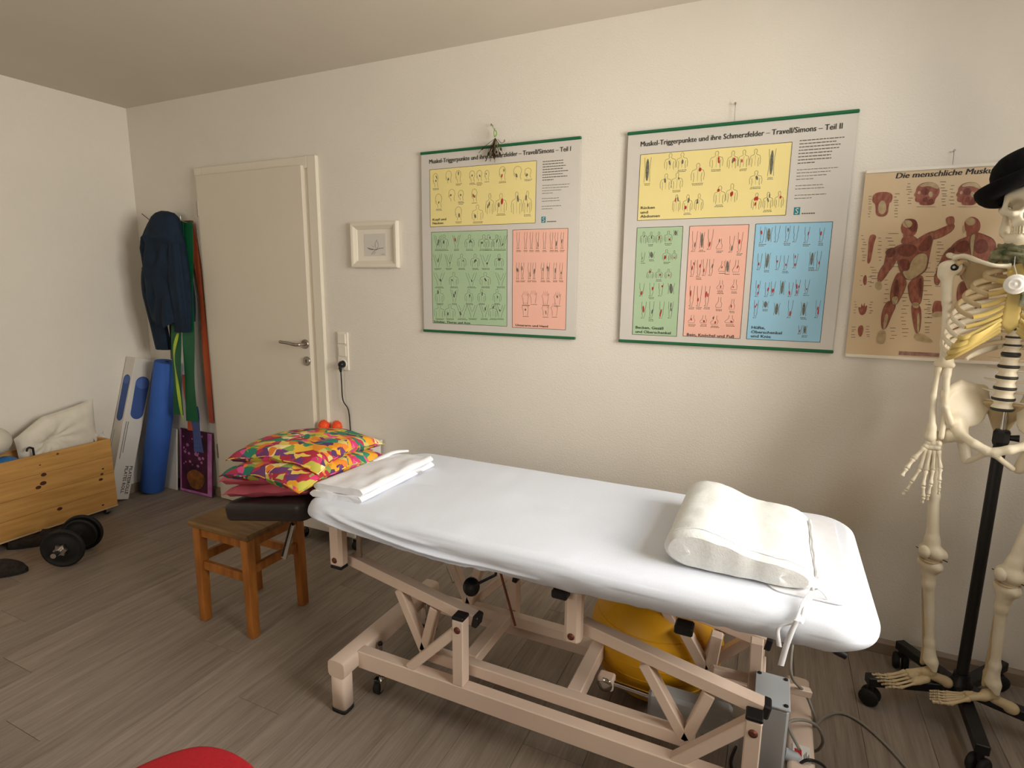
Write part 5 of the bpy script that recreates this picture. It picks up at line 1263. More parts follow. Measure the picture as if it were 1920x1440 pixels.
def labels(x0, x1, ya, yb, n):
    for i in range(n):
        y = ya + (yb - ya) * i / max(1, n - 1) + random.uniform(-3, 3); a = random.uniform(x0, x0 + (x1 - x0) * .3); w = random.uniform(.35, .7) * (x1 - x0)
        lb.line([c3.at(*c3.zp(a, y), 2), c3.at(*c3.zp(a + w, y), 2)], .0016)
for q in ((240, 265, 355, 460, 9), (375, 410, 345, 460, 9), (440, 480, 290, 390, 8), (615, 660, 280, 400, 9), (660, 700, 300, 395, 6), (330, 410, 550, 720, 10), (250, 300, 720, 800, 6), (590, 640, 590, 820, 14), (520, 590, 700, 1010, 14), (320, 360, 790, 1000, 10), (410, 460, 860, 1080, 12), (205, 240, 560, 690, 9), (290, 320, 570, 690, 7), (198, 215, 770, 815, 3), (240, 268, 770, 820, 3), (165, 190, 905, 960, 5), (245, 270, 905, 960, 5), (150, 185, 1030, 1085, 5), (225, 260, 1030, 1085, 5), (545, 575, 900, 980, 6), (350, 400, 1040, 1090, 4), (530, 580, 1030, 1060, 3)): labels(*q)
lb.build('small_print', 'pline', c3.root, kind='stuff')
g_ = MB(); xa, ya = c3.zp(400, 1178); c3.rect(g_, xa, ya, xa + .15, ya + .014, 1, 2); g_.build('imprint_bar', 'violetm', c3.root)
nail('chart_nail', 'small nail with a thread above the cream anatomical chart', 1788, 284, 1785, 318)
# ---- dried herb bunch over chart I
M['herb'] = mat('dried_herb', '#4a3a22', 0.9, var=(40, .4), col2='#2c2212')
M['herb2'] = mat('dried_stalk', '#7d6a40', 0.9, var=(40, .3))
M['grib'] = mat('green_ribbon', '#6f9a35', 0.6, var=(20, .15))
hp_ = wy(924, 236, Y1 - .004); hr = thing('herb_bunch', 'bunch of dried herbs tied with green ribbon hanging over a chart', 'herbs', (hp_.x, Y1, hp_.z - .19))
MB().lathe([(.0015, 0), (.0015, .018), (.004, .018), (.004, .020)], (hp_.x, Y1, hp_.z), (0, -1, .1), 8).build('nail', 'steel', hr)
Yh = CH_Y - .022
q = lambda px, py, y=Yh: wy(px, py, y)
MB().tube(spl([q(924, 234), q(925, 240), q(930, 246), q(931, 251), q(928, 257)], 5), [.003] * 9 + [.005] * 12, 6, flat=.4).build('ribbon', 'grib', hr)
MB().tube(spl([q(928, 240), q(926, 248), q(927, 257)], 5), .0025, 6, flat=.5).build('ribbon', 'grib', hr)
kn = q(929, 259)
for k in range(26):
    a = random.gauss(.15, .35); ln = random.uniform(.05, .11); e = kn + Vector((-math.sin(a) * ln, random.uniform(-.012, .012), -math.cos(a) * ln)); mid = kn.lerp(e, .5) + Vector((random.uniform(-.006, .006), random.uniform(-.008, .002), 0))
    MB().tube(spl([kn, mid, e], 4), [.0011] * 9, 5).build('stalk', 'herb2' if k % 3 == 0 else 'herb', hr)
    if k % 2 == 0:
        lv = MB(); d = (e - mid).normalized(); sd_ = d.cross(Vector((0, 1, 0))).normalized(); L_ = random.uniform(.014, .026); c = mid.lerp(e, random.uniform(.3, .9))
        P = [[c + d * (L_ * (t - .5)) + sd_ * (w * .006 * math.sin(PI * t)) + Vector((0, -.004 * abs(w), 0)) for w in (-1, 0, 1)] for t in (0.02, .25, .5, .75, .98)]
        lv.grid(P).grid([[p + Vector((0, .0006, 0)) for p in r][::-1] for r in P]); lv.build('leaf', 'herb', hr)
MB().tube(spl([q(933, 261), q(940, 268), q(946, 265)], 4), .001, 5).build('stalk', 'herb', hr); MB().ball(q(946, 264), (.004, .003, .006), 8, 6).build('seed_head', 'violetm', hr)
# ---- small framed picture
a, b = wy(656, 417, Y1 - .02), wy(746, 503, Y1 - .02); x0, x1, z1, z0 = a.x, b.x, (a.z + wy(746, 414, Y1 - .02).z) / 2, (b.z + wy(659, 501, Y1 - .02).z) / 2
fr = thing('framed_picture', 'small white framed sketch hanging between door and chart', 'picture', ((x0 + x1) / 2, Y1 - .001, z0))
fw = .036
prof = [(0, .001), (0, .022), (.006, .026), (.018, .024), (.026, .018), (fw, .012), (fw, .001)]
cs = [(x0, z0), (x1, z0), (x1, z1), (x0, z1)]; ins = [(1, 1), (-1, 1), (-1, -1), (1, -1)]
for k in range(4):
    j = (k + 1) % 4; m = MB()
    P = [[Vector((cs[i][0] + ins[i][0] * u, Y1 - d, cs[i][1] + ins[i][1] * u)) for u, d in prof] for i in (k, j)]
    m.grid(P, False).build('frame_side', 'casing', fr)
MB().box((x0 + fw - .002, Y1 - .008, z0 + fw - .002), (x1 - fw + .002, Y1 - .004, z1 - fw + .002)).build('mount', 'white_pl', fr)
cx, cz = (x0 + x1) / 2, (z0 + z1) / 2; w_, h_ = .068, .056
sk = MB().box((cx - w_, Y1 - .009, cz - h_), (cx + w_, Y1 - .008, cz + h_)).build('paper', 'paper', fr)
dr_ = MB(); yy = Y1 - .0094
S = lambda pts, w: dr_.line([Vector((cx + u * w_, yy, cz + v * h_)) for u, v in pts], w)
S([(-.75, -.25), (-.45, -.3), (-.2, -.38), (.1, -.45), (.3, -.35), (.5, -.3), (.8, -.28)], .0022); S([(-.6, -.3), (-.4, -.42), (-.1, -.4)], .003); S([(-.35, -.85), (-.1, -.55), (.1, -.4), (.45, -.3)], .002); S([(-.15, -.85), (.05, -.6)], .0015)
S([(.05, -.3), (.02, .15), (.15, .4), (.3, .2), (.32, -.2), (.15, -.28)], .0016); S([(.2, .5), (.18, .3)], .0012); S([(.55, -.85), (.85, -.83), (.9, -.9)], .0014); S([(-.3, .0), (-.2, -.2), (-.05, -.1)], .001)
dr_.build('pencil_sketch', 'pline', sk, kind='stuff')
# ---- switch and sockets
a, b = wy(633, 621, Y1), wy(657, 694, Y1); x0, x1, z1, z0 = a.x + .002, b.x - .002, a.z - .002, b.z - .002
so = thing('socket_strip', 'white vertical strip of light switch and sockets beside the door', 'socket', ((x0 + x1) / 2, Y1, z0))
MB().cbox((x0, Y1 - .011, z0), (x1, Y1, z1), .003).build('frame', 'white_pl', so); g = (z1 - z0) / 3; cx = (x0 + x1) / 2
MB().cbox((x0 + .010, Y1 - .018, z1 - g + .006), (x1 - .010, Y1 - .010, z1 - .008), .003).build('rocker', 'white_pl', so)
MB().cbox((x0 + .010, Y1 - .016, z1 - 2 * g + .006), (x1 - .010, Y1 - .010, z1 - g - .004), .003).build('socket_cover', 'white_pl', so)
MB().lathe([(.026, .010), (.026, .014), (.019, .014), (.019, .0115)], (cx, Y1, z0 + g / 2), (0, -1, 0), 28).build('socket_face', 'white_pl', so)
pc = Vector((cx, Y1 - .012, z0 + g / 2))
cbl = thing('plug_cable', 'black plug with a cable running down the wall from the lower socket', 'cable', (cx, Y1 - .02, .56))
MB().lathe([(.0185, 0), (.0185, .014), (.014, .026), (.008, .030)], pc, (0, -1, -.12), 20).tube([pc + Vector((0, -.018, -.004)), pc + Vector((0, -.024, -.022)), pc + Vector((0, -.020, -.042))], [.011, .009, .0055], 10).build('plug', 'black', cbl)
e_ = wy(651, 803, Y1 - .03)
MB().tube(spl([pc + Vector((0, -.020, -.040)), pc + Vector((-.002, -.016, -.10)), pc + Vector((-.001, -.012, -.20)), Vector((e_.x - .002, Y1 - .012, e_.z + .1)), Vector((e_.x + .004, Y1 - .010, .60)), Vector((e_.x + .006, Y1 - .009, .50)), Vector((e_.x + .006, Y1 - .009, .10)), Vector((e_.x + .006, Y1 - .022, .005))], 6), .0034, 8).build('cord', 'black', cbl)
# ---------------------------------------------------------------- skeleton on its rolling stand
M['bone'] = mat('bone_plastic', '#ddd0b4', 0.42, var=(14, .10), col2='#e8dec8', bump=(60, .12, .002), spec=.45)
M['bone2'] = mat('bone_plastic_tan', '#c3ad86', 0.45, var=(14, .12), bump=(60, .15, .002))
M['cart'] = mat('yellow_cartilage', '#cbb26a', 0.4, var=(12, .10), sub=.0)
M['disc'] = mat('dark_disc', '#2c2b28', 0.5, var=(10, .1))
M['hat'] = mat('black_wool_felt', '#0e0e10', 0.95, var=(60, .3), bump=(300, .3, .002), spec=.15)
M['hatband'] = mat('black_ribbon', '#131316', 0.6)
M['scarf'] = mat('green_patterned_scarf', '#3e4a2c', 0.9, var=(45, .4), col2='#a8a283', bump=(80, .3, .003))
M['badge'] = mat('white_gloss', '#f2eee6', 0.25, var=(6, .02))
M['tooth'] = mat('tooth', '#e6dcc0', 0.3)
SO = Vector((0.625, 2.12, 0)); STH = math.radians(-22)
SXA = Vector((math.cos(STH), math.sin(STH), 0)); SYA = Vector((-math.sin(STH), math.cos(STH), 0))
def S_(x, y, z): return SO + SXA * x + SYA * y + Vector((0, 0, z))       # x to the skeleton's left, y to its back
skel = thing('skeleton', 'life size anatomical skeleton wearing a black hat beside the treatment table', 'skeleton', (SO.x, SO.y, .085))
def sdf_mesh(name, fn, lo, hi, h, m, par, tf=None):
    v, f = surface_nets(fn, lo, hi, h); mb = MB(); mb.add([tf(*p) if tf else Vector(p) for p in v.tolist()], f, True)
    return mb.build(name, m, par)
def caps_sdf(prims, k):
    def fn(x, y, z):
        d = None
        for p in prims:
            e = sd_cap(x, y, z, *p); d = e if d is None else smin(d, e, k)
        return d
    return fn
def bone(name, prims, k=.012, h=.0045, m='bone', par=None):
    """long bone from tapered capsules (world points)"""
    fat = {'humerus': 1.12, 'radius': 1.22, 'ulna': 1.22, 'femur': 1.15, 'tibia': 1.25, 'fibula': 1.15, 'hand': 1.12}.get(name, 1.0)
    pr = [(np.array(a, float), np.array(b, float), r0 * fat, r1 * fat) for a, b, r0, r1 in prims]
    pts = np.array([q for p in pr for q in p[:2]]); R = max(max(p[2], p[3]) for p in pr) + .012
    return sdf_mesh(name, caps_sdf(pr, k), pts.min(0) - R, pts.max(0) + R, h, m, par or skel)
# ---- stand
hub = Vector((0.652, 2.168, 0))
std = thing('skeleton_stand', 'black five armed rolling stand carrying the skeleton', 'stand', hub)
for k in range(5):
    a = math.radians(124 + 72 * k); d = Vector((math.cos(a), math.sin(a), 0)); L_ = .285 if k != 0 else .245
    ar = MB().bar(hub + d * .02 + Vector((0, 0, .098)), hub + d * L_ + Vector((0, 0, .090)), .036, .032).build('base_arm', 'black', std)
    w = hub + d * (L_ - .015) + Vector((0, 0, .0302)); n_ = Vector((math.cos(a + .9), math.sin(a + .9), 0))
    ck = MB().lathe([(.011, 0), (.011, .03)], w + Vector((0, 0, .018)), (0, 0, 1), 10).build('castor', 'black', std)
    for s_ in (-1, 1): MB().lathe([(.012, -.009), (.026, -.009), (.030, -.004), (.030, .004), (.024, .010), (.010, .012)] if s_ > 0 else [(.010, -.012), (.024, -.010), (.030, -.004), (.030, .004), (.026, .009), (.012, .009)], w + n_ * (.014 * s_), n_, 20).build('wheel', 'rubber', ck)
MB().lathe([(.032, .078), (.034, .085), (.034, .115), (.024, .13), (.022, .15)], hub, (0, 0, 1), 20).build('hub', 'black', std)
MB().lathe([(.0165, .12), (.0165, .945)], hub, (0, 0, 1), 20).build('pole', 'black', std)
MB().lathe([(.019, .935), (.022, .945), (.022, .975), (.018, .982)], hub, (0, 0, 1), 8, smooth=False).build('clamp_collar', 'black', std)
MB().tube([hub + Vector((.018, -.006, .96)), hub + Vector((.040, -.012, .962))], [.008, .011], 10).build('clamp_screw', 'black', std)
MB().lathe([(.007, .97), (.007, 1.075)], hub, (0, 0, 1), 14).build('chrome_rod', 'chrome', std)
# ---- spine
zT = [1.487 - .0232 * i for i in range(12)]; zL = [1.197 - .0325 * i for i in range(5)]; zC = [1.512 + .0165 * i for i in range(7)]
def spine_y(z): return float(np.interp(z, [1.05, 1.10, 1.18, 1.30, 1.42, 1.50, 1.56, 1.62], [.030, .018, .022, .048, .058, .040, .022, .018]))
def vertebra(z, r, h, tp, sp, up=0.0):
    c = S_(0, spine_y(z), z); b = MB()
    b.lathe([(r * .98, -h / 2), (r * .96, -h * .42), (r * .80, -h * .12), (r * .80, h * .12), (r * .96, h * .42), (r * .98, h / 2)], c, (0, 0, 1), 22)
    o = b.build('vertebra', 'bone', skel)
    for s_ in (-1, 1):
        MB().tube([S_(s_ * r * .6, spine_y(z) + r * .8, z + .002), S_(s_ * (r + tp * .5), spine_y(z) + r * 1.0, z + .002), S_(s_ * (r + tp), spine_y(z) + r * 1.25, z + up)], [.006, .0055, .0035], 8, flat=.6).build('transverse_process', 'bone', o)
    MB().tube([S_(0, spine_y(z) + r * .7, z), S_(0, spine_y(z) + r + sp * .5, z - .004), S_(0, spine_y(z) + r + sp, z - .012)], [.009, .006, .004], 8, flat=.6).build('spinous_process', 'bone', o)
for i, z in enumerate(zC): vertebra(z, .0125, .0125, .010, .018)
for i, z in enumerate(zT): vertebra(z, .0145 + .0006 * i, .0175, .016, .028)
for i, z in enumerate(zL): vertebra(z, .0245 + .0009 * i, .0235, .028, .030, .004)
def idisc(z, r, h): MB().lathe([(r * .92, -h / 2), (r, -h * .2), (r, h * .2), (r * .92, h / 2)], S_(0, spine_y(z), z), (0, 0, 1), 22).build('spinal_disc', 'disc', skel)
for i in range(11): idisc((zT[i] + zT[i + 1]) / 2, .0155 + .0006 * i, .0062)
idisc((zT[-1] + zL[0]) / 2 + .002, .0235, .0105)
for i in range(4): idisc((zL[i] + zL[i + 1]) / 2, .0262 + .0009 * i, .0095)
idisc(zL[-1] - .0165, .0285, .0100)
# ---- ribs
RA = [.055, .083, .106, .121, .133, .141, .148, .153, .154, .148, .130, .098]
RB = [.048, .066, .080, .090, .097, .102, .106, .107, .104, .098, .088, .070]
RD = [.022, .040, .055, .066, .074, .080, .086, .090, .090, .084, .062, .045]
RE = [150, 150, 148, 146, 143, 139, 135, 130, 124, 118, 96, 78]
rib_end = {}
for i in range(12):
    z0 = zT[i] + .006; ysp = spine_y(zT[i]); cy = ysp + .016 - RB[i]
    for s_ in (-1, 1):
        pts = []
        for k in range(25):
            ph = math.radians(12 + (RE[i] - 12) * k / 24); t = k / 24
            pts.append(S_(s_ * (RA[i] * math.sin(ph) + .002), cy + RB[i] * math.cos(ph) + .012 * math.sin(min(1, t * 4) * PI), z0 - RD[i] * (t ** 1.15)))
        rr = [.0038 + .0012 * math.sin(PI * min(1, k / 20)) for k in range(25)]
        MB().tube(pts, rr, 10, flat=1.9, hint=(0, 0, 1)).build('rib', 'bone2' if i < 5 else 'bone', skel); rib_end[(i, s_)] = pts[-1]
# ---- sternum and cartilage
STY = -.082
mb = sdf_mesh('sternum', lambda x, y, z: smax(smin(smin(sd_ell(x, y, z, (0, STY + .012, 1.452), (.030, .008, .026)), sd_cap(x, y, z, (0, STY + .005, 1.42), (0, STY - .014, 1.315), .017, .020), .02), sd_cap(x, y, z, (0, STY - .012, 1.31), (0, STY - .006, 1.278), .010, .005), .01), np.abs(y - (STY + .006 - (1.45 - z) * .14)) - .0065, .004), (-.05, STY - .04, 1.26), (.05, STY + .04, 1.49), .0035, 'cart', skel, S_)
zst = [1.452, 1.430, 1.405, 1.382, 1.360, 1.340, 1.322, 1.31, 1.30, 1.292]
for i in range(10):
    for s_ in (-1, 1):
        e = rib_end[(i, s_)]; yst = STY + .004 - (1.45 - zst[i]) * .14; tgt = S_(s_ * .019, yst, zst[i])
        if i < 6: mid = e.lerp(tgt, .5) + Vector((0, 0, -.004 * i / 3))
        else: mid = e.lerp(tgt, .45) + S_(s_ * (.02), -.02, 0) - SO + Vector((0, 0, -.022))
        wd = .0042
        MB().tube(spl([e, mid, tgt], 8), [wd] * 17, 10, flat=1.7, hint=(0, 0, 1)).build('rib_cartilage', 'cart', skel)
for s_ in (-1, 1):            # fused lower cartilage sheet along the costal arch
    A = [rib_end[(6, s_)], rib_end[(7, s_)], rib_end[(8, s_)], rib_end[(9, s_)]]; yst = STY - .015
    T = [S_(s_ * .018, yst, 1.325), S_(s_ * .024, yst, 1.305), S_(s_ * .034, yst + .004, 1.288), S_(s_ * .050, yst + .010, 1.268)]
    P = []
    for i in range(4):
        row = []
        for k in range(10):
            t = k / 9; p = A[i].lerp(T[i], t); p = p + (S_(0, -.022, -.014) - SO) * math.sin(PI * t); row.append(p)
        P.append(row)
    m = MB().grid(P); off = S_(0, .004, 0) - SO; m.grid([[p + off for p in r][::-1] for r in P]); m.build('costal_arch', 'cart', skel)
# ---- clavicles, scapulae
for s_ in (-1, 1):
    MB().tube(spl([S_(s_ * .022, STY + .006, 1.470), S_(s_ * .055, STY - .006, 1.472), S_(s_ * .095, STY + .018, 1.486), S_(s_ * .135, STY + .062, 1.502), S_(s_ * .165, STY + .075, 1.498)], 8), [.0105, .009, .0085, .008, .0078, .0075, .0072, .007, .007, .007, .007, .007, .007, .007, .0072, .0075, .008, .0082, .0085, .0088, .009, .009, .009, .009, .0095, .0095, .0095, .0095, .0095, .0095, .009, .0085, .007], 10, flat=.8).build('clavicle', 'bone', skel)
    sc = MB(); poly = [(.150, .030, 1.462), (.138, .052, 1.488), (.095, .088, 1.492), (.068, .098, 1.470), (.085, .100, 1.400), (.100, .094, 1.345), (.118, .078, 1.380), (.138, .052, 1.430)]
    a = [S_(s_ * x, y, z) for x, y, z in poly]; nrm = (a[2] - a[0]).cross(a[5] - a[0]).normalized(); sc.prism(a, nrm * .004)
    so_ = sc.build('scapula', 'bone2', skel)
    MB().tube(spl([S_(s_ * .075, .100, 1.458), S_(s_ * .11, .100, 1.478), S_(s_ * .15, .075, 1.502), S_(s_ * .178, .035, 1.507), S_(s_ * .172, .006, 1.503)], 6), [.006] * 8 + [.008] * 10 + [.012, .013, .013, .012, .011, .010, .008], 10, flat=.7).build('scapular_spine', 'bone', so_)
    MB().tube(spl([S_(s_ * .138, .035, 1.48), S_(s_ * .140, -.005, 1.488), S_(s_ * .152, -.022, 1.478)], 6), .007, 10).build('coracoid', 'bone2', so_)
    MB().ball(S_(s_ * .152, .028, 1.465), (.012, .016, .019), 14, 10).build('glenoid', 'bone2', so_)
# ---- arms
armp = {}
for s_ in (-1, 1):
    sh = S_(s_ * .176, .006, 1.470); el = S_(s_ * .178, .000, 1.186); wr = S_(s_ * .188, -.040, .958)
    if s_ < 0: el = wy(1770, 683, 2.165); wr = wy(1752, 820, 2.125)
    lat = SXA * s_; fr_ = -SYA
    bone('humerus', [(sh - lat * .012, sh - lat * .010, .021, .021), (sh + lat * .008, sh + lat * .010 + Vector((0, 0, -.02)), .017, .015), (sh + Vector((0, 0, -.02)), sh.lerp(el, .35), .015, .0105), (sh.lerp(el, .35), sh.lerp(el, .78), .0100, .0098), (sh.lerp(el, .78), el + Vector((0, 0, .012)), .0098, .013), (el - lat * .018, el + lat * .016, .0100, .0105)], .012)
    MB().lathe([(.010, 0), (.010, .006), (.005, .006), (.005, .009)], sh - lat * .020 + fr_ * .020, fr_ + lat * .2, 16).build('shoulder_screw', 'black', skel)
    MB().lathe([(.0042, 0), (.0042, .004)], sh - lat * .020 + fr_ * .0285, fr_ + lat * .2, 12).build('screw_head', 'chrome', skel)
    uw = wr + lat * -.017 + Vector((0, 0, .004)); rw = wr + lat * .010
    bone('radius', [(el + lat * .012 + Vector((0, 0, -.016)), el + lat * .012 + Vector((0, 0, -.024)), .0095, .008), (el + lat * .012 + Vector((0, 0, -.024)), el.lerp(wr, .45) + lat * .016, .0065, .0070), (el.lerp(wr, .45) + lat * .016, rw + Vector((0, 0, .03)), .0070, .0085), (rw + Vector((0, 0, .03)), rw, .010, .0145)], .008, .0038)
    bone('ulna', [(el - lat * .010 + SYA * .012 + Vector((0, 0, .012)), el - lat * .010 + Vector((0, 0, -.03)), .010, .0095), (el - lat * .010 + Vector((0, 0, -.03)), el.lerp(uw, .6) - lat * .008, .0085, .0065), (el.lerp(uw, .6) - lat * .008, uw, .006, .0068)], .008, .0038)
    armp[s_] = (el, wr)
    # hand, palm to the front, hanging
    hd = bone('hand', [(wr + lat * x + Vector((0, 0, z)) + fr_ * y, wr + lat * x2 + Vector((0, 0, z2)) + fr_ * y, .0078, .0075) for x, z, x2, z2, y in ((.014, -.018, .010, -.020, .002), (.000, -.019, -.004, -.018, .003), (-.014, -.016, -.015, -.018, .004), (.018, -.031, .014, -.033, .004), (.004, -.032, .000, -.032, .003), (-.010, -.030, -.014, -.030, .004))], .002, .0026, 'bone')
    def dig(base, dirs, lens, r):
        p = Vector(base); r *= 1.32; lens = [q * 1.2 for q in lens]
        for d, L_ in zip(dirs, lens):
            d = Vector(d).normalized(); e = p + d * L_
            MB().tube([p, p + d * .003, p + d * L_ * .25, p + d * L_ * .6, e - d * .004, e - d * .001], [r * .8, r * 1.15, r * .72, r * .66, r * 1.05, r * .7], 8).build('finger_bone', 'bone', hd)
            p = e + d * .0012; r *= .86
    Z = Vector((0, 0, -1))
    F = lambda a, b, c: lat * a + fr_ * b + Z * c
    dig(wr + F(.020, .004, .036), [F(.48, .25, .85), F(.35, .45, .95), F(.25, .5, .9)], [.040, .030, .024], .0068)          # thumb
    dig(wr + F(.016, .003, .040), [F(.10, .10, 1), F(.30, .35, .9), F(.32, .15, .9), F(.4, .0, .9)], [.056, .038, .025, .018], .0062)
    dig(wr + F(.005, .003, .041), [F(.02, .12, 1), F(-.05, .55, .9), F(-.15, .10, 1), F(.15, -.3, 1)], [.056, .042, .028, .019], .0062)
    dig(wr + F(-.006, .003, .040), [F(-.08, .12, 1), F(-.05, .55, .9), F(.05, .05, 1), F(.10, -.3, 1)], [.052, .038, .027, .018], .0058)
    dig(wr + F(-.016, .004, .038), [F(-.22, .12, 1), F(-.12, .45, .9), F(-.10, .1, 1), F(.0, -.2, 1)], [.047, .031, .020, .016], .0052)
# ---- pelvis and sacrum
def rot_ell(x, y, z, c, e1, e2, e3, r):
    px, py, pz = x - c[0], y - c[1], z - c[2]
    a = px * e1[0] + py * e1[1] + pz * e1[2]; b = px * e2[0] + py * e2[1] + pz * e2[2]; d = px * e3[0] + py * e3[1] + pz * e3[2]
    k = np.sqrt((a / r[0]) ** 2 + (b / r[1]) ** 2 + (d / r[2]) ** 2); return (k - 1) * r[0] * 1.3
def unit(v): v = np.array(v, float); return v / np.linalg.norm(v)
e1 = unit((.62, -.72, .34)); e2 = unit(np.cross((0, 0, 1), e1)); e3 = np.cross(e1, e2)
def pelvis_fn(x, y, z):
    x = -np.abs(x); d = rot_ell(x, y, z, (-.086, .012, 1.050), e1, e2, e3, (.0085, .066, .070))
    for a, b, r0, r1 in (((-.124, -.050, 1.048), (-.133, -.022, 1.086), .0085, .008), ((-.133, -.022, 1.086), (-.108, .026, 1.112), .008, .008), ((-.108, .026, 1.112), (-.055, .066, 1.098), .008, .009), ((-.055, .066, 1.098), (-.046, .072, 1.05), .010, .012),
                         ((-.124, -.050, 1.048), (-.106, -.046, 1.000), .008, .010), ((-.098, -.020, 1.005), (-.086, -.016, .958), .018, .023), ((-.046, .068, 1.05), (-.075, .030, .995), .013, .016), ((-.082, -.032, .968), (-.040, -.060, .948), .0135, .0115), ((-.040, -.060, .948), (-.007, -.064, .935), .0115, .0135),
                         ((-.008, -.062, .928), (-.050, -.020, .885), .008, .0085), ((-.080, .006, .945), (-.062, .006, .880), .016, .014)):
        d = smin(d, sd_cap(x, y, z, a, b, r0, r1), .012)
    ac = np.sqrt((x + .106) ** 2 + (y + .020) ** 2 + (z - .956) ** 2) - .019
    return smax(d, -ac, .004)
sdf_mesh('pelvis', pelvis_fn, (-.155, -.09, .86), (.155, .10, 1.13), .0042, 'bone', skel, S_)
def sacrum_fn(x, y, z):
    t = np.clip((1.075 - z) / .12, 0, 1); w = .046 * (1 - t) ** .7 + .006; yc = .038 + .045 * np.sin(t * 2.4) ; d = smax(np.abs(x) - w, np.abs(y - yc) - (.020 - .012 * t), .012); d = smax(d, np.abs(z - 1.013) - .056, .01)
    for k in range(4):
        for s_ in (-1, 1):
            zz = 1.042 - k * .021; d = smax(d, -(np.sqrt((x - s_ * (.024 - .003 * k)) ** 2 + (y - (.012 + .012 * k)) ** 2 + (z - zz) ** 2) - .0075), .003)
    return d
sdf_mesh('sacrum', sacrum_fn, (-.07, -.01, .94), (.07, .12, 1.085), .004, 'bone2', skel, S_)
